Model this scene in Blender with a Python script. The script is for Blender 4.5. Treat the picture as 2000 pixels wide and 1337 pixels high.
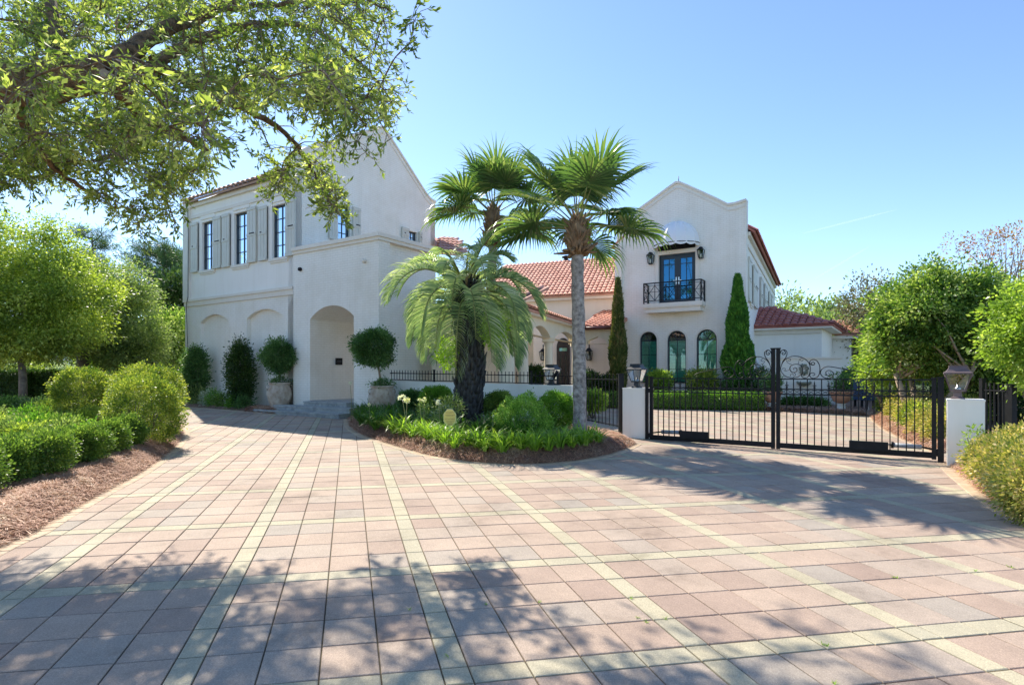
import bpy, math, random
import numpy as np
from mathutils import Vector, Matrix, geometry
for o in list(bpy.data.objects): bpy.data.objects.remove(o)
scene = bpy.context.scene
COL = scene.collection
R = math.radians
PI = math.pi
# ------------------------------------------------------------------ camera, world, sun, exposure
F_PX, HZ, HG, HC = 1150.0, 728.0, 707.0, 1.65     # focal length in photo pixels, eye horizon, drive horizon, eye height
SLOPE = (HZ - HG) / F_PX                           # the driveway climbs gently away from the camera
cam = bpy.data.cameras.new('camera'); cam_o = bpy.data.objects.new('camera', cam); COL.objects.link(cam_o)
cam_o.location = (0, 0, HC); cam_o.rotation_euler = (R(90), 0, 0)
cam.sensor_width = 36.0; cam.lens = F_PX / 2000 * 36; cam.shift_y = (HZ - 668.5) / 2000
cam.clip_start = 0.05; cam.clip_end = 3000
scene.camera = cam_o
SUN_AZ, SUN_EL = -32.3, 42.6                       # degrees from +Y towards +X
world = bpy.data.worlds.new('World'); scene.world = world; world.use_nodes = True
wn = world.node_tree.nodes; wl = world.node_tree.links; wn.clear()
sky = wn.new('ShaderNodeTexSky'); sky.sky_type = 'NISHITA'; sky.sun_disc = False
sky.sun_elevation = R(SUN_EL); sky.sun_rotation = R(SUN_AZ)
sky.air_density = 0.9; sky.dust_density = 0.2; sky.ozone_density = 3.4; sky.altitude = 600
bg = wn.new('ShaderNodeBackground'); bg.inputs[1].default_value = 0.098
wo = wn.new('ShaderNodeOutputWorld')
wl.new(sky.outputs[0], bg.inputs[0]); wl.new(bg.outputs[0], wo.inputs[0])
sl = bpy.data.lights.new('sun', 'SUN'); sl.energy = 3.2; sl.angle = R(0.5); sl.color = (1.0, 0.92, 0.79)
so = bpy.data.objects.new('sun', sl); COL.objects.link(so)
sdir = Vector((math.sin(R(SUN_AZ)) * math.cos(R(SUN_EL)), math.cos(R(SUN_AZ)) * math.cos(R(SUN_EL)), math.sin(R(SUN_EL))))
so.rotation_euler = sdir.to_track_quat('Z', 'Y').to_euler(); so.location = (-20, 40, 40)
scene.view_settings.view_transform = 'Standard'; scene.view_settings.look = 'None'
scene.view_settings.exposure = 1.45; scene.view_settings.gamma = 1.0
scene.view_settings.use_curve_mapping = False
scene.render.engine = 'CYCLES'
scene.cycles.max_bounces = 7; scene.cycles.transparent_max_bounces = 12
scene.cycles.diffuse_bounces = 4
# ------------------------------------------------------------------ helpers
rng = np.random.default_rng(7); rnd = random.Random(11)
def gz(y): return SLOPE * max(min(y, 70), -12)
def G(px, py):
    Y = F_PX * HC / (py - HG); return Vector(((px - 1000) / F_PX * Y, Y, gz(Y)))
def at(px, py, Y): return Vector(((px - 1000) / F_PX * Y, Y, HC + (HZ - py) / F_PX * Y))
def tag(o, label=None, cat=None, group=None, kind=None):
    if label: o['label'] = label
    if cat: o['category'] = cat
    if group: o['group'] = group
    if kind: o['kind'] = kind
    return o
def empty(name, loc, label=None, cat=None, group=None, rz=0):
    o = bpy.data.objects.new(name, None); COL.objects.link(o); o.location = loc; o.rotation_euler = (0, 0, rz)
    o.empty_display_size = 0.1
    return tag(o, label, cat, group)
def wloc(o):
    v = Vector((0, 0, 0))
    while o is not None: v = v + Vector(o.location); o = o.parent
    return v
def link_mesh(name, me, mat, parent=None, world=True):
    """world=True: mesh coordinates are world ones and get moved into the parent's space"""
    if mat is not None and len(me.materials) == 0:
        for m in (mat if isinstance(mat, (list, tuple)) else [mat]): me.materials.append(m)
    if world and parent is not None: me.transform(Matrix.Translation(-wloc(parent)))
    o = bpy.data.objects.new(name, me); COL.objects.link(o)
    if parent is not None: o.parent = parent
    return o
def rebase(o, p):
    """move a top-level mesh's origin to p"""
    o.data.transform(Matrix.Translation(-Vector(p))); o.location = p; return o
def copy_tree(o, parent=None):
    c = o.copy(); COL.objects.link(c); c.parent = parent
    for ch in list(o.children): copy_tree(ch, c)
    return c
class MB:
    def __init__(s): s.v = []; s.f = []; s.uv = {}; s.mi = []; s.sm = []
    def add(s, vs, fs, mi=0, smooth=False):
        b = len(s.v); s.v += [tuple(v) for v in vs]
        for f in fs: s.f.append(tuple(i + b for i in f)); s.mi.append(mi); s.sm.append(smooth)
        return b
    def box(s, a, b, M=None, mi=0):
        x0, y0, z0 = a; x1, y1, z1 = b
        vs = [(x, y, z) for z in (z0, z1) for y in (y0, y1) for x in (x0, x1)]
        if M is not None: vs = [M(*v) if callable(M) else M @ Vector(v) for v in vs]
        s.add(vs, [(0, 2, 3, 1), (4, 5, 7, 6), (0, 1, 5, 4), (2, 6, 7, 3), (0, 4, 6, 2), (1, 3, 7, 5)], mi)
    def bar(s, p, q, w, h=None, up=(0, 0, 1), mi=0):
        p = Vector(p); q = Vector(q); d = (q - p).normalized(); h = h or w; up = Vector(up)
        if abs(d.dot(up)) > .99: up = Vector((0, 1, 0))
        x = d.cross(up).normalized() * (w / 2); y = x.cross(d).normalized() * (h / 2)
        vs = [p - x - y, p + x - y, p + x + y, p - x + y, q - x - y, q + x - y, q + x + y, q - x + y]
        s.add(vs, [(0, 3, 2, 1), (4, 5, 6, 7), (0, 1, 5, 4), (1, 2, 6, 5), (2, 3, 7, 6), (3, 0, 4, 7)], mi)
    def tube(s, pts, rad, n=8, cap=True, mi=0, smooth=True, wob=0):
        pts = [Vector(p) for p in pts]; rad = rad if isinstance(rad, (list, tuple)) else [rad] * len(pts)
        rings = []; x = None
        for i, p in enumerate(pts):
            d = (pts[min(i + 1, len(pts) - 1)] - pts[max(i - 1, 0)])
            d = d.normalized() if d.length > 1e-9 else Vector((0, 0, 1))
            if x is None:
                x = d.cross(Vector((0, 0, 1)))
                if x.length < .1: x = d.cross(Vector((0, 1, 0)))
            x = (x - d * x.dot(d)).normalized(); y = d.cross(x)
            rings.append([p + (x * math.cos(2 * PI * k / n) + y * math.sin(2 * PI * k / n)) * rad[i] * (1 + (rnd.uniform(-wob, wob) if wob else 0)) for k in range(n)])
        vs = [v for r in rings for v in r]; fs = []
        for i in range(len(pts) - 1):
            for k in range(n): fs.append((i * n + k, i * n + (k + 1) % n, (i + 1) * n + (k + 1) % n, (i + 1) * n + k))
        s.add(vs, fs, mi, smooth)
        if cap:
            b = len(s.v) - len(vs)
            s.f.append(tuple(b + k for k in range(n))[::-1]); s.mi.append(mi); s.sm.append(False)
            s.f.append(tuple(b + (len(pts) - 1) * n + k for k in range(n))); s.mi.append(mi); s.sm.append(False)
    def lathe(s, prof, c, n=24, mi=0, sq=False):
        c = Vector(c); vs = []
        for r, z in prof:
            for k in range(n):
                a = 2 * PI * k / n + (PI / 4 if sq else 0); vs.append(c + Vector((r * math.cos(a), r * math.sin(a), z)))
        fs = [(i * n + k, i * n + (k + 1) % n, (i + 1) * n + (k + 1) % n, (i + 1) * n + k) for i in range(len(prof) - 1) for k in range(n)]
        s.add(vs, fs, mi, not sq)
        b = len(s.v) - len(vs)
        s.f.append(tuple(b + (len(prof) - 1) * n + k for k in range(n))); s.mi.append(mi); s.sm.append(False)
        s.f.append(tuple(b + k for k in range(n))[::-1]); s.mi.append(mi); s.sm.append(False)
    def mesh(s, name):
        me = bpy.data.meshes.new(name); me.from_pydata(s.v, [], s.f); me.update()
        me.polygons.foreach_set('material_index', s.mi); me.polygons.foreach_set('use_smooth', s.sm)
        if s.uv:
            uvl = me.uv_layers.new(name='UVMap'); d = np.zeros((len(me.loops), 2), dtype=np.float32)
            vi = np.zeros(len(me.loops), dtype=np.int32); me.loops.foreach_get('vertex_index', vi)
            for k, i in enumerate(vi): d[k] = s.uv.get(int(i), (0, 0))
            uvl.data.foreach_set('uv', d.ravel())
        return me
    def build(s, name, mat, parent=None, world=True): return link_mesh(name, s.mesh(name), mat, parent, world)
def np_mesh(name, V, Fq, smooth=False):
    """V (n,3), Fq (m,k) faces all with k corners"""
    me = bpy.data.meshes.new(name); V = np.asarray(V, dtype=np.float32); Fq = np.asarray(Fq, dtype=np.int32); m, k = Fq.shape
    me.vertices.add(len(V)); me.vertices.foreach_set('co', V.ravel())
    me.loops.add(m * k); me.loops.foreach_set('vertex_index', Fq.ravel())
    me.polygons.add(m); me.polygons.foreach_set('loop_start', np.arange(0, m * k, k, dtype=np.int32))
    me.polygons.foreach_set('loop_total', np.full(m, k, dtype=np.int32))
    if smooth: me.polygons.foreach_set('use_smooth', np.ones(m, dtype=bool))
    me.update(calc_edges=True); return me
def nrm(a): return a / (np.linalg.norm(a, axis=-1, keepdims=True) + 1e-9)
def leaf_arrays(P, D, L, W, fold=0.15, jit=.35):
    """one folded lens of two quads per leaf: base P, direction D"""
    n = len(P); D = nrm(D); S = nrm(np.cross(D, rng.normal(size=(n, 3)))); N = np.cross(D, S)
    L = (np.full(n, L) * (1 + rng.uniform(-jit, jit, n)))[:, None]; Wd = L * (W)
    a = P; b = P + D * L * .5 + S * Wd * .5 + N * Wd * fold; c = P + D * L; d = P + D * L * .5 - S * Wd * .5 + N * Wd * fold
    V = np.stack([a, b, c, d], 1).reshape(-1, 3)
    Fq = np.arange(n * 4).reshape(n, 4)
    return V, Fq
def leaf_mesh(name, P, D, L, W, **k):
    V, Fq = leaf_arrays(P, D, L, W, **k); return np_mesh(name, V, Fq)
from mathutils import noise as mn
def puffs(c, r, ncl, per, clr, seed, thr=-.02, freq=1.1, wob=.30):
    """an open crown: clumps scattered through an uneven ellipsoid wherever a 3D noise is high, so gaps and boughs show"""
    g = np.random.default_rng(seed); C = []; k = 0
    while len(C) < ncl and k < ncl * 14:
        k += 1; d = g.normal(size=3); d /= np.linalg.norm(d) + 1e-9; f = g.random() ** .42; rad = 1 + wob * mn.noise(Vector(d * 2.2) + Vector((seed * 3.1, 0, 0))) + .12 * mn.noise(Vector(d * 6) + Vector((seed, 2, 0)))
        p = d * f * rad * np.array(r)
        if mn.noise(Vector(p * freq * 1.6 / min(r) ** .5) + Vector((seed * 1.7, 5, 9))) > thr + (.1 if f > .9 else 0): C.append(p)
    C = np.array(C); n = len(C) * per; i = np.repeat(np.arange(len(C)), per); off = g.normal(size=(n, 3)) * clr * np.array([1.15, 1.15, .62]); off[:, 2] -= .35 * np.hypot(off[:, 0], off[:, 1])
    return C[i] + off + np.array(c), nrm(off) + nrm(C[i]) * .6 + g.normal(size=(n, 3)) * .45
def blob_pts(c, r, ncl, per, clr, seed=0, inner=.62, flat=-9, squash=1.0, bias=1.0, wk=1.0):
    """clumped leaf positions: clumps through an ellipsoid's shell, leaves round each clump"""
    g = np.random.default_rng(seed); d = nrm(g.normal(size=(ncl, 3)))
    rr = inner + (1 - inner) * g.random(ncl) ** .6
    wob = 1 + wk * (.12 * np.sin(d[:, 0] * 5 + seed) + .10 * np.sin(d[:, 1] * 7 + seed * 2) + .08 * np.sin(d[:, 2] * 6 + seed))
    C = d * (rr * wob)[:, None]; C = C[C[:, 2] > flat]; C = C * np.array(r)
    n = len(C) * per; k = np.repeat(np.arange(len(C)), per); off = g.normal(size=(n, 3)) * clr * np.array([1, 1, squash])
    P = C[k] + off; D = nrm(off) + nrm(C[k] / np.array(r)) * bias + g.normal(size=(n, 3)) * .5
    return P + np.array(c), D
# ------------------------------------------------------------------ materials
def mk(name):
    m = bpy.data.materials.new(name); m.use_nodes = True; nt = m.node_tree; nt.nodes.clear()
    o = nt.nodes.new('ShaderNodeOutputMaterial'); b = nt.nodes.new('ShaderNodeBsdfPrincipled'); nt.links.new(b.outputs[0], o.inputs[0])
    return m, nt, b, o
def nod(nt, t, **k):
    n = nt.nodes.new(t)
    for a, v in k.items(): setattr(n, a, v)
    return n
def ramp(nt, src, stops):
    r = nod(nt, 'ShaderNodeValToRGB'); e = r.color_ramp.elements
    while len(e) < len(stops): e.new(.5)
    for i, (p, c) in enumerate(stops): e[i].position = p; e[i].color = (*c, 1) if len(c) == 3 else c
    nt.links.new(src, r.inputs[0]); return r.outputs[0]
def noise(nt, scale, detail=4, rough=.6, co='Object', dim=None):
    t = nod(nt, 'ShaderNodeTexCoord'); n = nod(nt, 'ShaderNodeTexNoise'); n.inputs['Scale'].default_value = scale
    n.inputs['Detail'].default_value = detail; n.inputs['Roughness'].default_value = rough
    nt.links.new(t.outputs[co], n.inputs['Vector']); return n.outputs[0]
def mixc(nt, fac, a, b, mode='MIX'):
    m = nod(nt, 'ShaderNodeMix', data_type='RGBA', blend_type=mode)
    for sck, v in ((m.inputs[0], fac), (m.inputs[6], a), (m.inputs[7], b)):
        if hasattr(v, 'is_linked') or isinstance(v, bpy.types.NodeSocket): nt.links.new(v, sck)
        elif isinstance(v, (int, float)): sck.default_value = v
        else: sck.default_value = (*v, 1)
    return m.outputs[2]
def bump(nt, b, h, st=.3, dist=.01):
    u = nod(nt, 'ShaderNodeBump'); u.inputs['Strength'].default_value = st; u.inputs['Distance'].default_value = dist
    nt.links.new(h, u.inputs['Height']); nt.links.new(u.outputs[0], b.inputs['Normal'])
def rough_mat(name, c1, c2, sc=3, rough=.8, bsc=40, bst=.25, bd=.004, metal=0, spec=None):
    m, nt, b, o = mk(name); n = noise(nt, sc, 6)
    nt.links.new(ramp(nt, n, [(.3, c1), (.7, c2)]), b.inputs['Base Color']); b.inputs['Roughness'].default_value = rough
    b.inputs['Metallic'].default_value = metal
    if spec is not None: b.inputs['Specular IOR Level'].default_value = spec
    if bst: bump(nt, b, noise(nt, bsc, 4), bst, bd)
    return m
def brick_mat(name, c1, c2, mortar):
    m, nt, b, o = mk(name); t = nod(nt, 'ShaderNodeTexCoord'); br = nod(nt, 'ShaderNodeTexBrick')
    br.inputs['Scale'].default_value = 1; br.inputs['Brick Width'].default_value = .23; br.inputs['Row Height'].default_value = .077
    br.inputs['Mortar Size'].default_value = .007; br.inputs['Mortar Smooth'].default_value = .4
    br.inputs['Color1'].default_value = (*c1, 1); br.inputs['Color2'].default_value = (*c2, 1); br.inputs['Mortar'].default_value = (*mortar, 1)
    nt.links.new(t.outputs['UV'], br.inputs['Vector'])
    n = noise(nt, .9, 6); st = ramp(nt, n, [(.25, (.90, .88, .84)), (.6, (1, 1, 1))])
    nt.links.new(mixc(nt, 1.0, br.outputs['Color'], st, 'MULTIPLY'), b.inputs['Base Color'])
    b.inputs['Roughness'].default_value = .65
    mm = nod(nt, 'ShaderNodeMath', operation='SUBTRACT'); nt.links.new(noise(nt, 18, 5), mm.inputs[0]); nt.links.new(br.outputs['Fac'], mm.inputs[1])
    bump(nt, b, mm.outputs[0], .55, .008); return m
def leaf_mat(name, stops, trans=.35, rough=.45, big=1.2, gain=1.55):
    """leaf colour differs from leaf to leaf (random per island) and slightly from bough to bough"""
    stops = [(p, tuple(min(.8, x * gain) for x in c)) for p, c in stops]
    m = bpy.data.materials.new(name); m.use_nodes = True; nt = m.node_tree; nt.nodes.clear()
    o = nod(nt, 'ShaderNodeOutputMaterial'); b = nod(nt, 'ShaderNodeBsdfPrincipled'); t = nod(nt, 'ShaderNodeBsdfTranslucent')
    g = nod(nt, 'ShaderNodeNewGeometry'); n = noise(nt, big, 3)
    a = nod(nt, 'ShaderNodeMath', operation='MULTIPLY_ADD'); a.inputs[1].default_value = .55
    nt.links.new(g.outputs['Random Per Island'], a.inputs[0])
    s2 = nod(nt, 'ShaderNodeMath', operation='MULTIPLY_ADD'); s2.inputs[1].default_value = 1.4; s2.inputs[2].default_value = -.48
    nt.links.new(n, s2.inputs[0]); nt.links.new(s2.outputs[0], a.inputs[2])
    col = ramp(nt, a.outputs[0], stops)
    nt.links.new(col, b.inputs['Base Color']); b.inputs['Roughness'].default_value = rough; b.inputs['Specular IOR Level'].default_value = .35
    tc = mixc(nt, 1.0, col, (1.5, 1.55, .7), 'MULTIPLY'); nt.links.new(tc, t.inputs[0])
    mx = nod(nt, 'ShaderNodeMixShader'); mx.inputs[0].default_value = trans
    nt.links.new(b.outputs[0], mx.inputs[1]); nt.links.new(t.outputs[0], mx.inputs[2]); nt.links.new(mx.outputs[0], o.inputs[0])
    return m
def weather(m, lo=(.80, .78, .73), sc=(2.2, 2.2, .22)):
    """faint rain streaks and grime over a painted wall"""
    nt = m.node_tree; b = next(n for n in nt.nodes if n.type == 'BSDF_PRINCIPLED'); src = b.inputs['Base Color'].links[0].from_socket
    g = nod(nt, 'ShaderNodeNewGeometry'); mp = nod(nt, 'ShaderNodeMapping'); mp.inputs['Scale'].default_value = sc; n = nod(nt, 'ShaderNodeTexNoise'); n.inputs['Scale'].default_value = 1.6; n.inputs['Detail'].default_value = 8; n.inputs['Roughness'].default_value = .68
    nt.links.new(g.outputs['Position'], mp.inputs[0]); nt.links.new(mp.outputs[0], n.inputs['Vector']); r = ramp(nt, n.outputs[0], [(.30, lo), (.52, (1, 1, 1))]); nt.links.new(mixc(nt, .28, src, r, 'MULTIPLY'), b.inputs['Base Color']); return m
M = {}
ORD = ['first', 'second', 'third', 'fourth', 'fifth', 'sixth', 'seventh', 'eighth', 'ninth', 'tenth', 'eleventh', 'twelfth']
M['brick'] = brick_mat('white_painted_brick', (.92, .885, .80), (.94, .91, .835), (.81, .78, .71))
M['stucco'] = rough_mat('white_stucco', (.91, .88, .81), (.94, .91, .845), 1.2, .8, 60, .2)
M['wallstucco'] = rough_mat('pale_wall_stucco', (.80, .83, .80), (.88, .89, .86), .8, .8, 50, .2)
M['cream'] = rough_mat('cream_stucco', (.80, .70, .52), (.84, .75, .58), 1.0, .8, 60, .2)
M['pinkcream'] = rough_mat('peach_cream_stucco', (.82, .70, .58), (.86, .75, .64), 1.0, .8, 60, .15)
M['trim'] = rough_mat('cream_trim', (.80, .74, .64), (.84, .79, .70), 2, .6, 60, .1)
M['shutter'] = rough_mat('grey_shutter_paint', (.60, .59, .51), (.68, .67, .59), 2, .5, 60, .1)
M['terra'] = rough_mat('terracotta_tile', (.46, .20, .14), (.66, .37, .28), 2.5, .75, 50, .4)
M['darkterra'] = rough_mat('deep_red_tile', (.34, .09, .07), (.50, .19, .15), 2.5, .7, 50, .4)
M['paleroof'] = rough_mat('weathered_tile', (.45, .30, .27), (.58, .44, .40), 2.5, .8, 50, .3)  # tile colour paled to imitate a washed-out exposure
M['gutter'] = rough_mat('brown_gutter', (.10, .03, .025), (.16, .05, .04), 3, .4, 40, .1)
M['iron'] = rough_mat('black_iron', (.006, .007, .009), (.013, .014, .018), 6, .5, 60, .15, spec=.25)
M['lampiron'] = rough_mat('weathered_lamp_iron', (.02, .028, .042), (.045, .05, .06), 5, .5, 60, .2)
M['brownlamp'] = rough_mat('purple_brown_lamp_metal', (.10, .07, .07), (.19, .14, .14), 4, .5, 60, .2)
M['frame'] = rough_mat('dark_window_frame', (.012, .022, .035), (.022, .036, .05), 5, .35, 60, .1)
M['door'] = rough_mat('dark_door_wood', (.02, .012, .01), (.045, .03, .025), 5, .4, 60, .1)
M['steel'] = rough_mat('brushed_steel', (.55, .55, .55), (.7, .7, .7), 5, .25, 60, .05, metal=1)
M['greyplastic'] = rough_mat('grey_operator_tube', (.30, .33, .36), (.42, .45, .48), 5, .5, 60, .1)
M['joint'] = rough_mat('dark_joint_sand', (.07, .055, .03), (.16, .13, .08), 6, .95, 90, .5, .01)
M['step'] = rough_mat('grey_stone_step', (.22, .24, .25), (.46, .48, .46), 5, .8, 40, .4, .01)
M['roadgrey'] = rough_mat('pale_asphalt', (.26, .25, .24), (.34, .33, .31), 3, .9, 80, .4)
M['mulch'] = rough_mat('brown_mulch', (.13, .075, .05), (.30, .19, .13), 9, .95, 45, .9, .03)
M['soil'] = rough_mat('lawn_ground', (.03, .055, .012), (.07, .11, .025), 2, .95, 60, .9, .03)
M['pot'] = rough_mat('lime_washed_terracotta', (.34, .24, .17), (.66, .60, .50), 4.5, .9, 25, .5, .012)
M['potclay'] = rough_mat('peach_clay_urn', (.50, .25, .16), (.64, .38, .27), 4, .85, 25, .4, .01)
M['awning'] = rough_mat('white_awning_cloth', (.82, .83, .85), (.86, .87, .88), 2, .55, 80, .08)
M['blue'] = rough_mat('blue_plastic', (.03, .07, .16), (.05, .10, .22), 3, .5, 60, .1)
M['concrete'] = rough_mat('green_stained_concrete', (.20, .22, .17), (.34, .34, .27), 6, .9, 40, .4)
def glass(name, tint, tr, rough=.02, gc=(.75, .88, 1)):
    m = bpy.data.materials.new(name); m.use_nodes = True; nt = m.node_tree; nt.nodes.clear()
    o = nod(nt, 'ShaderNodeOutputMaterial'); g = nod(nt, 'ShaderNodeBsdfGlossy'); g.inputs['Roughness'].default_value = rough
    g.inputs[0].default_value = (*gc, 1)
    t = nod(nt, 'ShaderNodeBsdfTransparent'); t.inputs[0].default_value = (*tint, 1)
    f = nod(nt, 'ShaderNodeFresnel'); f.inputs[0].default_value = 1.5
    a = nod(nt, 'ShaderNodeMath', operation='MULTIPLY_ADD', use_clamp=True); a.inputs[1].default_value = 1.1; a.inputs[2].default_value = tr
    nt.links.new(f.outputs[0], a.inputs[0])
    x = nod(nt, 'ShaderNodeMixShader'); nt.links.new(a.outputs[0], x.inputs[0]); nt.links.new(t.outputs[0], x.inputs[1]); nt.links.new(g.outputs[0], x.inputs[2])
    nt.links.new(x.outputs[0], o.inputs[0]); return m
M['glass'] = glass('window_glass', (.62, .92, .84), .045)  # teal tint stands in for green trees reflected in the panes
M['blueglass'] = glass('deep_blue_reflective_glass', (.02, .07, .13), .42, gc=(.10, .36, .62))  # reflection of the blue sky is put into the gloss colour
M['lampglass'] = glass('lamp_glass', (.9, .93, .93), .06)
M['louver'] = rough_mat('louvre_paint', (.62, .70, .68), (.7, .78, .75), 2, .6, 60, .05)
M['room'] = rough_mat('dim_room', (.02, .03, .03), (.03, .04, .045), 1, .9, 10, 0)  # near-black colour stands in for the unlit rooms behind the windows
for k_ in ('brick', 'stucco', 'wallstucco', 'cream', 'pinkcream', 'trim', 'shutter'): weather(M[k_])
def paver_mat(name, stops):
    m, nt, b, o = mk(name); at_ = nod(nt, 'ShaderNodeAttribute', attribute_name='tint')
    base = ramp(nt, at_.outputs['Fac'], stops)
    t = nod(nt, 'ShaderNodeTexCoord'); v = nod(nt, 'ShaderNodeTexVoronoi'); v.inputs['Scale'].default_value = 190
    nt.links.new(t.outputs['Object'], v.inputs['Vector'])
    sp = ramp(nt, v.outputs['Color'], [(.0, (.62, .60, .60)), (.35, (.88, .88, .88)), (.75, (1.08, 1.07, 1.05)), (1.0, (1.5, 1.5, 1.48))])
    c = mixc(nt, .75, base, sp, 'MULTIPLY')
    tg = nod(nt, 'ShaderNodeNewGeometry'); nz = nod(nt, 'ShaderNodeTexNoise'); nz.inputs['Scale'].default_value = 1.3; nz.inputs['Detail'].default_value = 9; nz.inputs['Roughness'].default_value = .72; nt.links.new(tg.outputs['Position'], nz.inputs['Vector'])
    st = ramp(nt, nz.outputs[0], [(.30, (.55, .53, .50)), (.44, (.90, .89, .87)), (.60, (1.08, 1.07, 1.04))])
    c2 = mixc(nt, .85, c, st, 'MULTIPLY')
    nt.links.new(c2, b.inputs['Base Color']); b.inputs['Roughness'].default_value = .85
    bump(nt, b, noise(nt, 150, 3), .35, .004); return m
M['paver'] = paver_mat('rose_paver', [(0, (.345, .25, .20)), (.3, (.40, .30, .235)), (.6, (.425, .325, .255)), (.85, (.40, .325, .265)), (1, (.34, .295, .25))])
M['band'] = paver_mat('cream_paver', [(0, (.42, .375, .265)), (.5, (.47, .42, .295)), (1, (.40, .365, .27))])
M['border'] = paver_mat('tan_border_paver', [(0, (.52, .39, .265)), (.5, (.56, .43, .30)), (1, (.47, .37, .27))])
M['straw'] = leaf_mat('pine_straw', [(0, (.22, .11, .075)), (.45, (.40, .22, .155)), (.8, (.56, .39, .29)), (1, (.68, .55, .44))], .15, .7, gain=1.25)
L_ = lambda n, s, **k: M.__setitem__(n, leaf_mat(n, s, **k))
L_('oakleaf', [(0, (.025, .05, .014)), (.3, (.07, .105, .024)), (.6, (.16, .20, .055)), (1, (.40, .43, .19))], trans=.5, rough=.55, gain=1.95)
L_('limeleaf', [(0, (.03, .06, .012)), (.4, (.10, .14, .025)), (.7, (.20, .24, .05)), (1, (.34, .36, .10))], gain=2.3, trans=.45)
L_('softleaf', [(0, (.025, .05, .018)), (.4, (.08, .12, .04)), (.7, (.16, .20, .08)), (1, (.30, .34, .16))], gain=2.0, trans=.4)
L_('ballleaf', [(0, (.03, .08, .015)), (.4, (.09, .17, .03)), (.75, (.20, .30, .06)), (1, (.42, .48, .18))], trans=.4, big=4, gain=2.1)  # leaf colour brightened in place of sunlight missing on the largest island bush
L_('goldleaf', [(0, (.02, .05, .012)), (.35, (.07, .12, .02)), (.65, (.20, .23, .035)), (1, (.50, .44, .13))], gain=1.8, trans=.35, big=3)
L_('boxleaf', [(0, (.02, .05, .012)), (.45, (.07, .13, .025)), (.75, (.16, .23, .05)), (1, (.30, .36, .10))], trans=.4, big=3)
L_('brightleaf', [(0, (.03, .09, .012)), (.5, (.09, .20, .025)), (1, (.22, .34, .06))], trans=.4, big=2.5)
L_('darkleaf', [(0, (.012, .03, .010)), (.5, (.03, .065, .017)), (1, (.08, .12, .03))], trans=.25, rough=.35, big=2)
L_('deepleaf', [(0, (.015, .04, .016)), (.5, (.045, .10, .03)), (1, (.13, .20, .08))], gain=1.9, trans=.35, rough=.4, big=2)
L_('cypress', [(0, (.012, .045, .008)), (.5, (.03, .10, .012)), (1, (.10, .22, .03))], gain=2.2, trans=.15, rough=.6, big=5)
L_('cypressold', [(0, (.02, .045, .010)), (.45, (.055, .085, .018)), (.75, (.15, .14, .05)), (1, (.27, .20, .11))], trans=.15, rough=.6, big=2)
L_('abelia', [(0, (.05, .085, .02)), (.35, (.16, .19, .04)), (.6, (.34, .30, .10)), (.8, (.50, .38, .20)), (1, (.60, .52, .30))], trans=.3, big=4)
L_('vibleaf', [(0, (.015, .04, .010)), (.45, (.05, .095, .018)), (.75, (.17, .22, .06)), (1, (.42, .42, .24))], trans=.42, rough=.45, big=2, gain=2.3)
L_('viblit', [(0, (.06, .12, .015)), (.5, (.17, .26, .04)), (1, (.36, .42, .12))], trans=.42, rough=.35, big=2)
L_('greyleaf', [(0, (.05, .055, .03)), (.5, (.12, .12, .08)), (1, (.26, .24, .18))], trans=.25, big=1)
L_('pineleaf', [(0, (.02, .05, .02)), (.5, (.045, .09, .035)), (1, (.10, .16, .06))], trans=.25, big=.6)
L_('lily', [(0, (.06, .13, .015)), (.5, (.15, .26, .03)), (1, (.34, .42, .09))], trans=.45, rough=.4, big=3)
L_('lilydark', [(0, (.02, .06, .01)), (.5, (.05, .12, .018)), (1, (.12, .22, .03))], trans=.4, rough=.4, big=3)
L_('sabal', [(0, (.018, .045, .02)), (.5, (.05, .095, .032)), (.8, (.13, .17, .06)), (1, (.36, .38, .26))], gain=1.9, trans=.4, rough=.3, big=1.2)
L_('butia', [(0, (.035, .075, .045)), (.4, (.12, .18, .10)), (.7, (.27, .32, .18)), (1, (.50, .54, .42))], gain=1.8, trans=.35, rough=.35, big=1.0)
L_('silver', [(0, (.15, .2, .17)), (1, (.38, .44, .38))], trans=.3, big=3)
L_('flower', [(0, (.70, .62, .66)), (1, (.82, .80, .78))], trans=.3, big=5)
L_('flowercream', [(0, (.62, .58, .28)), (1, (.80, .76, .50))], trans=.3, big=5)
L_('redleaf', [(0, (.25, .05, .03)), (.5, (.22, .16, .05)), (1, (.35, .08, .05))], trans=.3, big=1)
L_('vine', [(0, (.08, .18, .01)), (.5, (.22, .34, .03)), (1, (.42, .50, .10))], trans=.45, big=3)
M['bark'] = rough_mat('oak_bark', (.045, .03, .018), (.36, .23, .12), 14, .95, 30, 1.0, .08)
M['greybark'] = rough_mat('grey_bark', (.10, .085, .07), (.24, .21, .17), 7, .9, 30, .8, .02)
M['tanbark'] = rough_mat('tan_bark', (.26, .19, .13), (.42, .33, .24), 5, .9, 30, .6, .02)
M['palmtrunk'] = rough_mat('ringed_palm_trunk', (.12, .105, .095), (.50, .46, .42), 13, .95, 26, 1.0, .03)
M['boot'] = rough_mat('dry_palm_boot', (.13, .075, .04), (.36, .24, .14), 5, .9, 30, .7, .02)
M['darkboot'] = rough_mat('dark_palm_boot', (.022, .026, .032), (.075, .070, .065), 6, .85, 30, .8, .02)
M['petiole'] = rough_mat('green_palm_stalk', (.16, .19, .06), (.30, .30, .11), 4, .6, 40, .2)
M['deadleaf'] = rough_mat('dry_frond', (.25, .17, .10), (.40, .30, .20), 5, .9, 40, .2)
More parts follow.
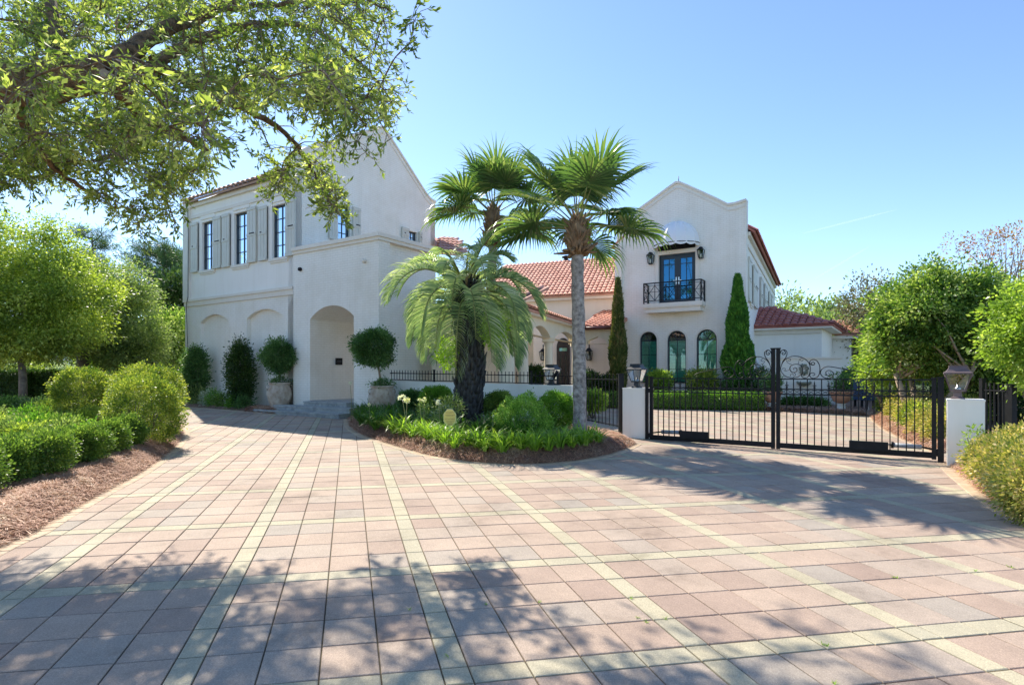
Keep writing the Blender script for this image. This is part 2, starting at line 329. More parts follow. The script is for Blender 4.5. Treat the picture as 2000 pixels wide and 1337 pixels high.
# ------------------------------------------------------------------ ground, driveway, pavers
V2 = lambda v: (v[0], v[1])
def inpoly(x, y, poly):
    c = False; j = len(poly) - 1
    for i in range(len(poly)):
        xi, yi = poly[i]; xj, yj = poly[j]
        if (yi > y) != (yj > y) and x < (xj - xi) * (y - yi) / (yj - yi) + xi: c = not c
        j = i
    return c
def distpoly(x, y, poly, closed=True):
    best = 1e9; n = len(poly)
    for i in range(n if closed else n - 1):
        ax, ay = poly[i]; bx, by = poly[(i + 1) % n]; dx, dy = bx - ax, by - ay; L = dx * dx + dy * dy + 1e-12
        t = max(0, min(1, ((x - ax) * dx + (y - ay) * dy) / L)); best = min(best, math.hypot(x - ax - dx * t, y - ay - dy * t))
    return best
def smooth(poly, closed=False, n=3):
    """Catmull-Rom through 2D points"""
    out = []; N = len(poly); rng_ = range(N) if closed else range(N - 1)
    for i in rng_:
        p = [poly[(i - 1) % N] if closed or i > 0 else poly[0], poly[i], poly[(i + 1) % N], poly[(i + 2) % N] if closed or i < N - 2 else poly[-1]]
        for k in range(n):
            t = k / n; q = []
            for a in range(2):
                q.append(.5 * (2 * p[1][a] + (p[2][a] - p[0][a]) * t + (2 * p[0][a] - 5 * p[1][a] + 4 * p[2][a] - p[3][a]) * t * t + (3 * p[1][a] - p[0][a] - 3 * p[2][a] + p[3][a]) * t ** 3))
            out.append(tuple(q))
    if not closed: out.append(tuple(poly[-1]))
    return out
mb = MB()
ys = [-900, -12, 0, 4, 8, 12, 16, 20, 26, 34, 45, 70, 1500]; xs = [-1500, -60, -20, 0, 20, 60, 1500]
vs = [(x, y, gz(y) - .06) for y in ys for x in xs]; nx = len(xs)
mb.add(vs, [(j * nx + i, j * nx + i + 1, (j + 1) * nx + i + 1, (j + 1) * nx + i) for j in range(len(ys) - 1) for i in range(nx - 1)])
tag(mb.build('ground', M['soil']), kind='structure')
mb = MB()
dq = [(-9, -7), (12, -7), (16, 10), (18, 24.5), (-1, 31), (-16, 24.5)]
mb.add([(x, y, gz(y) - .012) for x, y in dq], [tuple(range(6))])
driveway = tag(mb.build('driveway', M['joint']), kind='structure')
O_, EI, EJ = Vector((-3.068, 2.617)), Vector((1.3897, .24496)), Vector((-.43848, 1.58217))
front_bed = smooth([V2(G(*p)) for p in [(680, 818), (684, 833), (705, 848), (745, 862), (790, 876), (840, 889), (900, 899), (960, 905), (1040, 906), (1110, 901), (1170, 892), (1215, 879), (1242, 866)]])
pier_l = G(1213, 853)
wall_end = (1.48, 14.58); wall_st = (-3.83, 18.10)
bed_c = front_bed + [V2(pier_l), (wall_end[0] + .1, wall_end[1] - .1), (wall_st[0] + .3, wall_st[1] - .2), (-4.0, 17.75), V2(G(694, 808))]
left_edge = smooth([V2(G(*p)) for p in [(-420, 1300), (-200, 1175), (0, 1068), (60, 1043), (110, 1012), (200, 962), (270, 925), (318, 892), (344, 868), (357, 845), (350, 818), (335, 803), (300, 794)]])
bed_l = left_edge + [V2(G(200, 783)), V2(G(-100, 772)), (-40, 28), (-40, 4), (-8, 3)]
strip_edge = [V2(G(*p)) for p in [(352, 794), (400, 797), (440, 800), (490, 804), (536, 808), (545, 806)]]
bed_s = strip_edge + [(-7.9, 20.35), (-13.5, 24.1)]
right_edge = smooth([V2(G(*p)) for p in [(1850, 905), (1868, 924), (1900, 950), (1942, 982), (1985, 1010), (2060, 1046), (2300, 1180)]])
bed_r = right_edge + [(9, 3.5), (12, 8.2), V2(G(2100, 868)), V2(G(1925, 862))]
rb_edge = smooth([V2(G(*p)) for p in [(1690, 785), (1700, 812), (1722, 835), (1760, 856), (1800, 873), (1832, 886)]])
bed_rb = rb_edge + [V2(G(1925, 868)), V2(G(2200, 860)), (22, 18), (20, 27), (15, 26)]
back_edge = [V2(G(*p)) for p in [(1150, 795), (1200, 797), (1300, 799), (1400, 800), (1500, 803), (1600, 807), (1695, 813)]]
bed_b = back_edge + [V2(G(1700, 785)), (12.5, 24.2), (9.4, 23.6), (4.6, 26.4), (3.2, 25)]
BEDS = [bed_c, bed_l, bed_s, bed_r, bed_rb, bed_b]
def skip(x, y):
    for b in BEDS:
        if inpoly(x, y, b) and distpoly(x, y, b) > .22: return True
    return False
def on_screen(x, y): return y > 1.9 and -1.02 < x / y / .8696 < 1.02
tiles = []   # (kind, corners, size)
TF = 1 / 4.47; BF = .47 / 4.47
def spans():
    s = [('b', -BF / 2, BF / 2)]; a = BF / 2
    for k in range(4): s.append(('p', a, a + TF)); a += TF
    return s
SP = spans(); gap = .0030
for i in range(-7, 14):
    for j in range(-8, 14):
        for ki, a0, a1 in SP:
            for kj, b0, b1 in SP:
                c = [O_ + EI * (i + a) + EJ * (j + b) for a, b in ((a0 + gap, b0 + gap), (a1 - gap, b0 + gap), (a1 - gap, b1 - gap), (a0 + gap, b1 - gap))]
                m = (c[0] + c[2]) / 2
                if m.y > 23.3 or m.y < -6.5 or m.x < -13 or m.x > 15 or not inpoly(m.x, m.y, dq): continue
                if m.y > 3 and not (-1.25 < m.x / m.y / .8696 < 1.25): continue
                if skip(m.x, m.y): continue
                tiles.append(('band' if 'b' in (ki, kj) else 'paver', c, m))
def tile_geo(c, h=.004, dz=0.0):
    m = sum(c, Vector((0, 0))) / len(c); n = len(c); t = dz + rnd.uniform(-.0015, .0015); tx = rnd.uniform(-.004, .004); ty = rnd.uniform(-.004, .004)
    z = lambda p, k: gz(p.y) + k + t + (p.x - m.x) * tx + (p.y - m.y) * ty
    ins = [p + (m - p).normalized() * .007 for p in c]
    vs = [(p.x, p.y, z(p, -.03)) for p in c] + [(p.x, p.y, z(p, -h)) for p in c] + [(p.x, p.y, z(p, 0)) for p in ins]
    fs = [(2 * n + k) for k in range(n)]
    F = [tuple(fs)] + [(k, (k + 1) % n, n + (k + 1) % n, n + k) for k in range(n)] + [(n + k, n + (k + 1) % n, 2 * n + (k + 1) % n, 2 * n + k) for k in range(n)]
    return vs, F
def set_tint(me, vals):
    a = me.attributes.new('tint', 'FLOAT', 'FACE'); a.data.foreach_set('value', np.array(vals, dtype=np.float32))
def lay(name, bulkname, lst, mat, parent, limit=300, dz=0.0):
    lst = sorted(lst, key=lambda c: ((sum(c, Vector((0, 0))) / 4).y if on_screen(*(sum(c, Vector((0, 0))) / 4)) else 99))
    for c in lst[:limit]:
        vs, F = tile_geo(c, dz=dz); me = bpy.data.meshes.new(name); me.from_pydata(vs, [], F); me.update(); set_tint(me, [rnd.random()] * len(F))
        o = link_mesh(name, me, mat); mm = sum(c, Vector((0, 0))) / 4; rebase(o, (mm.x, mm.y, gz(mm.y))); o.parent = parent
    if len(lst) > limit:
        mb = MB(); tv = []
        for c in lst[limit:]:
            vs, F = tile_geo(c, dz=dz); mb.add(vs, F); tv += [rnd.random()] * len(F)
        me = mb.mesh(bulkname); set_tint(me, tv); o = link_mesh(bulkname, me, mat, parent); tag(o, kind='stuff')
lay('paver', 'paver_field', [c for k, c, m in tiles if k == 'paver'], M['paver'], driveway)
lay('band_paver', 'band_paver_field', [c for k, c, m in tiles if k == 'band'], M['band'], driveway)
def border(edge, side, w=.2, l=.105, rows=1):
    out = []
    pts = [Vector(p) for p in edge]; L = [0]
    for a, b in zip(pts, pts[1:]): L.append(L[-1] + (b - a).length)
    def P(s, off):
        for k in range(len(L) - 1):
            if s <= L[k + 1] or k == len(L) - 2:
                t = (s - L[k]) / (L[k + 1] - L[k] + 1e-9); d = (pts[k + 1] - pts[k]).normalized(); return pts[k].lerp(pts[k + 1], t) + Vector((-d.y, d.x)) * off * side
    for r in range(rows):
        s = 0
        while s < L[-1] - l:
            out.append([P(s + .003, -.06 + r * w + .003), P(s + l - .003, -.06 + r * w + .003), P(s + l - .003, -.06 + (r + 1) * w - .003), P(s + .003, -.06 + (r + 1) * w - .003)]); s += l
    return out
bl = border(left_edge, -1, .21) + border(front_bed, -1, .2) + border(right_edge, -1, .2) + border(rb_edge, 1, .2) + border(strip_edge, -1, .2) + border(back_edge, -1, .2)
lay('border_paver', 'border_paver_field', bl, M['border'], driveway, dz=.006)
# ------------------------------------------------------------------ planting beds: mulch mounds and pine straw
def mound(name, poly, hmax=.12, step=.18, slope=.55, seed=1, bound=None):
    pts = [Vector(p) for p in poly]; n = len(pts); edges = [(i, (i + 1) % n) for i in range(n)]
    x0, x1 = min(p.x for p in pts), max(p.x for p in pts); y0, y1 = min(p.y for p in pts), max(p.y for p in pts)
    if bound: x0, x1, y0, y1 = max(x0, bound[0]), min(x1, bound[1]), max(y0, bound[2]), min(y1, bound[3])
    x = x0
    while x < x1:
        y = y0
        while y < y1:
            qx, qy = x + rnd.uniform(-.3, .3) * step, y + rnd.uniform(-.3, .3) * step
            if inpoly(qx, qy, poly) and distpoly(qx, qy, poly) > step * .3: pts.append(Vector((qx, qy)))
            y += step * (1 if y < 14 else 2)
        x += step
    r = geometry.delaunay_2d_cdt(pts, edges, [list(range(n))], 2, 1e-5)
    vs = []
    for p in r[0]:
        d = distpoly(p.x, p.y, poly); h = min(hmax, d * slope) if d > .01 else -.02
        vs.append((p.x, p.y, gz(p.y) + h + (rnd.uniform(-.012, .012) if d > .05 else 0)))
    mb = MB(); mb.add(vs, [tuple(f) for f in r[2]], smooth=True)
    return mb
def dist_np(P, poly, closed=True):
    best = np.full(len(P), 1e9); n = len(poly)
    for i in range(n if closed else n - 1):
        a = np.array(poly[i]); d = np.array(poly[(i + 1) % n]) - a; t = np.clip(((P - a) @ d) / (d @ d + 1e-12), 0, 1)
        best = np.minimum(best, np.hypot(*(P - a - t[:, None] * d).T))
    return best
def in_np(P, poly):
    c = np.zeros(len(P), bool); j = len(poly) - 1; x, y = P.T
    for i in range(len(poly)):
        xi, yi = poly[i]; xj, yj = poly[j]
        if yi != yj: c ^= ((yi > y) != (yj > y)) & (x < (xj - xi) * (y - yi) / (yj - yi) + xi)
        j = i
    return c
def gz_np(y): return SLOPE * np.clip(y, -12, 70)
def straws(name, poly, n, hmax, slope, parent, near, L=.16, W=.0055, seed=3, mat='straw'):
    """loose pine needles lying over a mound; near = function (points)->keep probability"""
    g = np.random.default_rng(seed); px = [p[0] for p in poly]; py = [p[1] for p in poly]; out = []; tot = 0
    while tot < n:
        Q = np.stack([g.uniform(max(min(px), -9), min(max(px), 12), 40000), g.uniform(max(min(py), 2), min(max(py), 24), 40000)], 1)
        Q = Q[in_np(Q, poly)]; Q = Q[g.random(len(Q)) < near(Q)]; out.append(Q); tot += len(Q)
    Q = np.concatenate(out)[:n]; P = np.column_stack([Q, gz_np(Q[:, 1]) + np.minimum(hmax, dist_np(Q, poly) * slope) + g.uniform(0, .03, n)])
    a = g.uniform(0, 2 * PI, n); e = g.normal(0, .22, n)
    D = np.stack([np.cos(a) * np.cos(e), np.sin(a) * np.cos(e), np.sin(e)], 1); Lr = (L * g.uniform(.5, 1.3, n))[:, None]
    S = np.stack([-np.sin(a), np.cos(a), np.zeros(n)], 1) * (W * .5); up = np.array([0, 0, 1.])
    A = P - D * Lr / 2; B = P + D * Lr / 2; Mi = P + up * (Lr * .12 * g.uniform(0, 1, (n, 1)))
    V = np.stack([A - S, A + S, Mi + S, Mi - S, B + S * .5, B - S * .5], 1).reshape(-1, 3); b = np.arange(n)[:, None] * 6
    F = np.concatenate([b + np.array([[0, 1, 2, 3]]), b + np.array([[3, 2, 4, 5]])])
    return tag(link_mesh(name, np_mesh(name, V, F), M[mat], parent), kind='stuff')
def near(e, d, far, ymax=99, yk=1.0):
    return lambda Q: np.where(dist_np(Q, e, False) < d, 1.0, far) * np.where(Q[:, 1] < ymax, 1.0, yk)
mb = MB(); mb.box((-60, -22, gz(-7) - .1), (60, -7.02, gz(-7) - .005)); tag(mb.build('road', M['roadgrey']), kind='structure')  # unseen pale strip behind the camera, added to bounce light onto the facades
m = mound('island_bed', bed_c, .16, .16).build('planting_bed', M['mulch']); tag(m, kind='structure')
straws('pine_straw', bed_c, 42000, .16, .55, m, near(front_bed, .7, .15), .15, .006, seed=4)
m = mound('left_bed', bed_l, .2, .3, bound=(-12, 9, 2, 25)).build('planting_bed', M['mulch']); tag(m, kind='structure')
straws('pine_straw', bed_l, 60000, .2, .55, m, near(left_edge, .95, .04, 14, .2), .17, .0055, seed=5)
m = mound('strip_bed', bed_s, .10, .3).build('planting_bed', M['mulch']); tag(m, kind='structure')
straws('pine_straw', bed_s, 6000, .1, .55, m, near(strip_edge, 9, 1), .2, .012, seed=6)
m = mound('right_bed', bed_r, .14, .2).build('planting_bed', M['mulch']); tag(m, kind='structure')
straws('pine_straw', bed_r, 16000, .14, .55, m, near(right_edge, .7, .1), .15, .0065, seed=7)
m = mound('gate_bed', bed_rb, .12, .5).build('planting_bed', M['mulch']); tag(m, kind='structure')
straws('pine_straw', bed_rb, 8000, .12, .55, m, near(rb_edge, .6, .03), .18, .009, seed=8)
m = mound('back_bed', bed_b, .10, .5).build('planting_bed', M['mulch']); tag(m, kind='structure')
straws('pine_straw', bed_b, 6000, .1, .55, m, near(back_edge, .6, .1), .22, .014, seed=9)
# ------------------------------------------------------------------ facades
class Fac:
    """a vertical wall plane: p0 (2D), direction d left to right as seen from outside, normal n towards the outside"""
    def __init__(s, p0, d): s.p = Vector(p0); s.d = Vector(d).normalized(); s.n = Vector((s.d.y, -s.d.x))
    def t(s, px):
        r = (px - 1000) / F_PX; return (r * s.p.y - s.p.x) / (s.d.x - r * s.d.y)
    def y(s, t): return s.p.y + s.d.y * t
    def z(s, px, py): return HC + (HZ - py) / F_PX * s.y(s.t(px))
    def w(s, t, n, z): q = s.p + s.d * t + s.n * n; return Vector((q.x, q.y, z))
    def off(s, k): return Fac(s.p + s.n * k, s.d)
    def gz(s, t, n=0): return gz((s.p + s.d * t + s.n * n).y)
def slab(mb, fac, outline, holes=(), n0=0.0, n1=-.3, uvscale=1, mi=0):
    """wall of real thickness with openings; outline and holes are (t,z) loops"""
    loops = [list(outline)] + [list(h) for h in holes]
    tri = geometry.tessellate_polygon([[Vector((a, b, 0)) for a, b in l] for l in loops]); flat = [p for l in loops for p in l]
    b = mb.add([fac.w(t, n0, z) for t, z in flat], [], mi)
    fs = []
    def orient(f):
        a, c, e = [Vector(mb.v[i]) for i in f]; nn = (c - a).cross(e - a); return f if nn.dot(Vector((fac.n.x, fac.n.y, 0))) > 0 else f[::-1]
    for t_ in tri:
        if len(set(t_)) == 3: mb.f.append(orient(tuple(b + i for i in t_))); mb.mi.append(mi); mb.sm.append(False)
    for i, (t, z) in enumerate(flat): mb.uv[b + i] = (t, z)
    k = 0
    for l in loops:
        m = len(l); acc = 0
        for i in range(m):
            (t0, z0), (t1, z1) = l[i], l[(i + 1) % m]; dl = math.hypot(t1 - t0, z1 - z0)
            q = mb.add([fac.w(t0, n0, z0), fac.w(t1, n0, z1), fac.w(t1, n1, z1), fac.w(t0, n1, z0)], [(0, 1, 2, 3)], mi)
            if abs(t1 - t0) < 1e-4: uu = [(n0, z0), (n0, z1), (n1, z1), (n1, z0)]
            else: uu = [(acc, n0), (acc + dl, n0), (acc + dl, n1), (acc, n1)]
            for a in range(4): mb.uv[q + a] = uu[a]
            acc += dl
    b2 = mb.add([fac.w(t, n1, z) for t, z in flat], [], mi)
    for t_ in tri:
        if len(set(t_)) == 3: mb.f.append(tuple(b2 + i for i in t_)); mb.mi.append(mi); mb.sm.append(False)
def fbox(mb, fac, t0, t1, n0, n1, z0, z1, mi=0): mb.box((t0, n0, z0), (t1, n1, z1), lambda t, n, z: fac.w(t, n, z), mi)
def rect(t0, t1, z0, z1): return [(t0, z0), (t1, z0), (t1, z1), (t0, z1)]
def arch(t0, t1, z0, zs, rise, n=14):
    """opening with straight jambs up to zs and a circular or elliptical head"""
    c = (t0 + t1) / 2; r = (t1 - t0) / 2; head = [(c + r * math.cos(PI * k / n), zs + rise * math.sin(PI * k / n)) for k in range(n + 1)]
    return [(t0, z0), (t1, z0)] + head
def seg_arch(t0, t1, z0, zs, rise, n=12):
    r = (t1 - t0) / 2; Rr = (r * r + rise * rise) / (2 * rise); c = (t0 + t1) / 2; a = math.asin(min(1, r / Rr))
    return [(t0, z0), (t1, z0)] + [(c + Rr * math.sin(a - 2 * a * k / n), zs + rise - Rr + Rr * math.cos(a - 2 * a * k / n)) for k in range(n + 1)]
U = Vector((-.8329, .5534)); V_ = Vector((.5534, .8329))
C0 = Vector((-13.32, 24.0))
F1 = Fac(C0, -U); tP = F1.t(575); P_ = C0 - U * tP; tK = F1.t(740)
F2 = F1.off(.12); K1 = C0 - U * tK + F2.n * .12
F3 = Fac(P_, V_); F4 = Fac(K1, V_)
W1 = Vector((4.68, 26.3)); W2 = Vector((9.31, 23.4))
F5 = Fac(W1, W2 - W1); F6 = Fac(W2, (math.sin(R(27.5)), math.cos(R(27.5))))
house = empty('house', (0, 24, gz(24)), 'large white painted brick villa with terracotta tiled roofs, arches and grey shutters behind the palms', 'house')
def part(name, mb, mat, parent=None, label=None):
    o = mb.build(name, mat, parent or house)
    if label: o['label'] = label
    return o
# --- windows
def rect_window(fac, px0, px1, pyt, pyb, cols=2, rows=4, zt=None, sh_l=None, sh_r=None, sill=True, gl='glass', rec=.12, label=None, louvers=True):
    t0, t1 = fac.t(px0), fac.t(px1); pm = (px0 + px1) / 2; z1 = fac.z(pm, pyt) if zt is None else zt; z0 = fac.z(pm, pyb)
    f = MB(); w = .055
    for a in ((t0, t0 + w, z0, z1), (t1 - w, t1, z0, z1), (t0 + w, t1 - w, z0, z0 + w), (t0 + w, t1 - w, z1 - w, z1)): fbox(f, fac, a[0], a[1], -rec - .05, -rec + .02, a[2], a[3])
    fr = part('window', f, M['frame'], label=label)
    p = MB(); fbox(p, fac, t0 + w, t1 - w, -rec - .03, -rec - .022, z0 + w, z1 - w); part('pane', p, M[gl], fr)
    for c in range(1, cols):
        x = t0 + (t1 - t0) * c / cols; q = MB(); fbox(q, fac, x - .011, x + .011, -rec - .035, -rec + .005, z0 + w, z1 - w); part('muntin', q, M['frame'], fr)
    for r in range(1, rows):
        z = z0 + (z1 - z0) * r / rows; q = MB(); fbox(q, fac, t0 + w, t1 - w, -rec - .034, -rec + .003, z - .011, z + .011); part('muntin', q, M['frame'], fr)
    if louvers: louver(fac, t0, t1, z0, z1, rec, fr)
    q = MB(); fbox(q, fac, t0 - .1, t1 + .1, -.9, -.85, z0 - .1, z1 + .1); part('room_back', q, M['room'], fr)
    if sill:
        q = MB(); fbox(q, fac, t0 - .12, t1 + .12, -rec - .02, .07, z0 - .10, z0 - .003); fbox(q, fac, t0 - .06, t1 + .06, .001, .04, z0 - .17, z0 - .102); part('sill', q, M['trim'], fr)
        q = MB(); fbox(q, fac, t0 - .03, t1 + .09, .001, .035, z1 + .10, z1 + .26); part('head_panel', q, M['stucco'], fr)
    for s, flip in ((sh_l, 0), (sh_r, 1)):
        if s: shutter(fac, fac.t(s[0]), fac.t(s[1]), z0 - .02, z1 + .06, fr, flip)
    return rect(t0, t1, z0, z1)
def louver(fac, t0, t1, z0, z1, rec, fr, head=0):
    q = MB(); z = z0 + .08
    while z < z1 - .06 - head:
        b = [fac.w(t0 + .07, -rec - .06, z), fac.w(t1 - .07, -rec - .06, z), fac.w(t1 - .07, -rec - .10, z + .042), fac.w(t0 + .07, -rec - .10, z + .042)]
        c = [v + Vector((0, 0, .008)) for v in b]; q.add(b + c, [(0, 1, 2, 3), (4, 7, 6, 5), (0, 4, 5, 1), (1, 5, 6, 2), (2, 6, 7, 3), (3, 7, 4, 0)]); z += .06
    for x in (t0 + .06, t1 - .1, (t0 + t1) / 2 - .02): fbox(q, fac, x, x + .04, -rec - .11, -rec - .055, z0 + .05, z1 - .05 - head)
    tag(part('louvres', q, M['louver'], fr), kind='stuff')
def shutter(fac, t0, t1, z0, z1, parent, flip):
    m = MB(); fbox(m, fac, t0, t1, .03, .07, z0, z1); n = 3
    s = part('shutter', m, M['shutter'], parent)   # one shutter leaf: boards, rails and hardware are modelled in its mesh
    b = MB(); w = (t1 - t0) / n
    for k in range(n): fbox(b, fac, t0 + k * w + .008, t0 + (k + 1) * w - .008, .07, .082, z0 + .01, z1 - .01)
    for zz in (z0 + .0, (z0 + z1) / 2 - .05, z1 - .12): fbox(b, fac, t0, t1, .0825, .10, zz, zz + .11)
    s.data.materials.clear()
    bm_ = b.mesh('shutter'); bm_.transform(Matrix.Translation(-wloc(parent)))
    vs = [v.co[:] for v in s.data.vertices] + [v.co[:] for v in bm_.vertices]; k = len(s.data.vertices)
    fs = [tuple(p.vertices) for p in s.data.polygons] + [tuple(i + k for i in p.vertices) for p in bm_.polygons]
    me = bpy.data.meshes.new('shutter'); me.from_pydata(vs, [], fs); me.materials.append(M['shutter']); s.data = me
    h = MB(); x = t0 - .012 if flip == 0 else t0 - .012; xe = t1 - .006
    e = xe if flip == 0 else t0 - .02
    fbox(h, fac, e, e + .012, .02, .045, z0 + .05, z1 - .05) if flip == 0 else None
    zc = (z0 + z1) / 2 + .04
    if flip: fbox(h, fac, t0 + (t1 - t0) * .35, t1 - .06, .101, .115, zc - .018, zc + .018)
    else: fbox(h, fac, t0 + (t1 - t0) * .3, t0 + (t1 - t0) * .45, .101, .115, zc - .02, zc + .02)
    part('shutter_ironwork', h, M['iron'], parent)
def arch_window(fac, px0, px1, pyt, zb, label=None):
    t0, t1 = fac.t(px0), fac.t(px1); r = (t1 - t0) / 2; c = (t0 + t1) / 2; zt = fac.z((px0 + px1) / 2, pyt); zs = zt - r; rec = .10; w = .05
    hole = arch(t0, t1, zb, zs, r)
    f = MB(); slab(f, fac, arch(t0 + .001, t1 - .001, zb, zs, r - .001, 20), [arch(t0 + w, t1 - w, zb + w, zs, r - w, 20)], -rec + .02, -rec - .05)
    f.uv = {}; fr = part('window', f, M['frame'], label=label)
    p = MB(); slab(p, fac, arch(t0 + w, t1 - w, zb + w, zs, r - w, 20), [], -rec - .022, -rec - .03); p.uv = {}; part('pane', p, M['glass'], fr)
    m = MB(); fbox(m, fac, t0 + w, t1 - w, -rec - .035, -rec + .01, zs - .02, zs + .02); part('muntin', m, M['frame'], fr)
    for a in (60, 120):
        m = MB(); m.bar(fac.w(c, -rec - .01, zs), fac.w(c + (r - w) * math.cos(R(a)), -rec - .01, zs + (r - w) * math.sin(R(a))), .02, .03); part('muntin', m, M['frame'], fr)
    m = MB(); fbox(m, fac, c - .01, c + .01, -rec - .034, -rec + .003, zb + w, zs); part('muntin', m, M['frame'], fr)
    for k in (1, 2):
        z = zb + (zs - zb) * k / 3; m = MB(); fbox(m, fac, t0 + w, t1 - w, -rec - .033, -rec + .002, z - .01, z + .01); part('muntin', m, M['frame'], fr)
    louver(fac, t0, t1, zb, zs, rec, fr)
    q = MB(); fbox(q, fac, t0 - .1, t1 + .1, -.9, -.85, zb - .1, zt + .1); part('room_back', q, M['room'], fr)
    return hole
# --- barrel tiled roof
def tile_geo3(o, across, up, nrm_, w, l, seg=5, lift=.03):
    vs = []; r = w * .5
    for e, (s, rr, dz) in enumerate(((0, r, lift), (l * 1.08, r * .9, .004))):
        for k in range(seg + 1):
            a = PI * k / seg; vs.append(o + up * s + across * (w / 2 - rr * math.cos(a)) + nrm_ * (dz + rr * .62 * math.sin(a)))
    n = seg + 1; fs = [(k, k + 1, n + k + 1, n + k) for k in range(seg)] + [tuple(range(n))]
    return vs, fs
def tile_roof(name, A, B, C, D, w, l, mat, single=False, slabm=None, label=None, over=.0):
    """A,B eave left/right, D,C ridge left/right; tiles run up from AB; a trapezoid is allowed"""
    A, B, C, D = map(Vector, (A, B, C, D)); mb = MB(); nn = (B - A).cross(D - A).normalized()
    if nn.z < 0: nn = -nn
    mb.add([A, B, C, D, A - nn * .08, B - nn * .08, C - nn * .08, D - nn * .08], [(0, 1, 2, 3), (4, 7, 6, 5), (0, 4, 5, 1), (1, 5, 6, 2), (2, 6, 7, 3), (3, 7, 4, 0)])
    rf = part(name, mb, slabm or mat, label=label)
    ax = (B - A).normalized(); L0 = (B - A).length; mid = ((D + C) / 2 - (A + B) / 2); H = (D - A) - ax * (D - A).dot(ax); hl = H.length; up = H.normalized()
    dl = (D - A).dot(ax) / hl; dr = ((C - B).dot(ax)) / hl
    rows = int(hl / l) + 1; bulk = MB(); cnt = 0
    for r_ in range(rows):
        s = r_ * l
        if s > hl - l * .3: break
        x0 = dl * s; x1 = L0 + dr * s; k0 = math.ceil(min(x0, 0 if dl >= 0 else x0) / w) if dl < 0 else math.ceil(x0 / w); n = int((x1 - k0 * w) / w + .3)
        for k in range(n):
            o = A + ax * ((k0 + k) * w) + up * (s - over) + nn * .004
            vs, fs = tile_geo3(o + nn * rnd.uniform(0, .006), ax, up, nn, w, min(l, hl - s))
            if single and cnt < 300:
                t = MB(); t.add(vs, fs, 0, True); t.sm[-1] = False; part('roof_tile', t, mat, rf)
            else: bulk.add(vs, fs, 0, True)
            cnt += 1
    if bulk.v:
        o = part('roof_tile_field', bulk, mat, rf); tag(o, kind='stuff')
    return rf
# ------------------------------------------------------------------ left wing
ZE = 8.45                                              # eave height of the two storey wings
ze = lambda fac, px, py: fac.z(px, py)
gb = -.6
# front long wall: lower part (brick) and upper part (smooth render, slightly recessed)
tL0 = 0.0; zb1 = F1.z(372, 585); zb0 = zb1 - .28
h1 = seg_arch(F1.t(391), F1.t(446), .35, F1.z(391, 631), F1.z(418, 616) - F1.z(391, 631) + .05)
h2 = seg_arch(F1.t(482), F1.t(552), .35, F1.z(482, 622), F1.z(517, 606) - F1.z(482, 622) + .05)
mb = MB(); slab(mb, F1, rect(0, tP, gb, zb0), [h1, h2], 0, -.16); slab(mb, F1, rect(0, tP, gb, zb0), [], -.161, -.35)
part('wall', mb, M['brick'])
mb = MB(); slab(mb, F1, rect(0, tP, zb0, zb1 - .1), [], .05, -.35); part('belt_course', mb, M['trim'])
mb = MB(); slab(mb, F1, rect(-.03, tP, zb1 - .1, zb1), [], .09, -.35); part('belt_course', mb, M['trim'])
wins = [rect_window(F1, 394, 418, 432, 527, 2, 4, sh_l=(376, 388.5), sh_r=(418.6, 434), label='upstairs window nearest the outer corner'),
        rect_window(F1, 457, 485, 414, 516, 2, 4, sh_l=(437, 451), sh_r=(485.8, 503)),
        rect_window(F1, 531, 560, 399, 503, 2, 4, sh_l=(508, 524), sh_r=(560.6, 579), label='upstairs window nearest the gable')]
tp = F1.t(373)
mb = MB(); slab(mb, F1, rect(tp, tP, zb1, ZE), wins, -.0, -.3); part('wall', mb, M['stucco'])
mb = MB(); fbox(mb, F1, 0, tp, -.3, .10, zb1 + .002, ZE + .25); part('pilaster', mb, M['brick'])
mb = MB(); fbox(mb, F1, tp + .001, tP, .001, .05, ZE - .62, ZE - .50); fbox(mb, F1, tp + .001, tP, .001, .10, ZE - .18, ZE - .002); part('cornice', mb, M['trim'])
# drain wire down the corner
mb = MB(); mb.tube([F1.w(tp - .02, .12, ZE - .2), F1.w(tp + .02, .12, ZE - 1.2), F1.w(tp, .12, zb1 + .1), F1.w(tp - .12, .12, zb1 - .2), F1.w(tp - .1, .06, 2), F1.w(tp - .1, .06, .6)], .012, 5); part('cable', mb, M['iron'])
# roof planes of the left wing
DP = 7.25
zr = F3.z(745, 256) - .6; A = F1.w(tp - .15, .28, ZE + .02); B = F1.w(tP - .45, .28, ZE + .02); hh = DP / 2
Cc = F1.w(tP - .45, -hh, zr); Dd = F1.w(tp - .15, -hh, zr)
tile_roof('roof', A, B, Cc, Dd, .30, .42, M['paleroof'], slabm=M['paleroof'], over=.05, label='tiled roof of the left wing seen from below')
mb = MB(); q = [F1.w(tp - .15, -hh, zr), F1.w(tP - .4, -hh, zr), F1.w(tP - .4, -DP, ZE), F1.w(tp - .15, -DP, ZE)]
mb.add(q + [v - Vector((0, 0, .08)) for v in q], [(0, 1, 2, 3), (4, 7, 6, 5), (0, 4, 5, 1), (1, 5, 6, 2), (2, 6, 7, 3), (3, 7, 4, 0)]); part('roof', mb, M['paleroof'])
mb = MB(); Fe = Fac(C0 + U * 0, -V_)
slab(mb, Fac(C0 + V_ * DP, -V_), [(0, gb), (DP, gb), (DP, ZE), (DP / 2, zr), (0, ZE)], [], 0, -.3); part('wall', mb, M['brick'])
mb = MB(); slab(mb, Fac(P_ + V_ * DP, U), rect(0, tP, gb, ZE), [], 0, -.3); part('wall', mb, M['brick'])
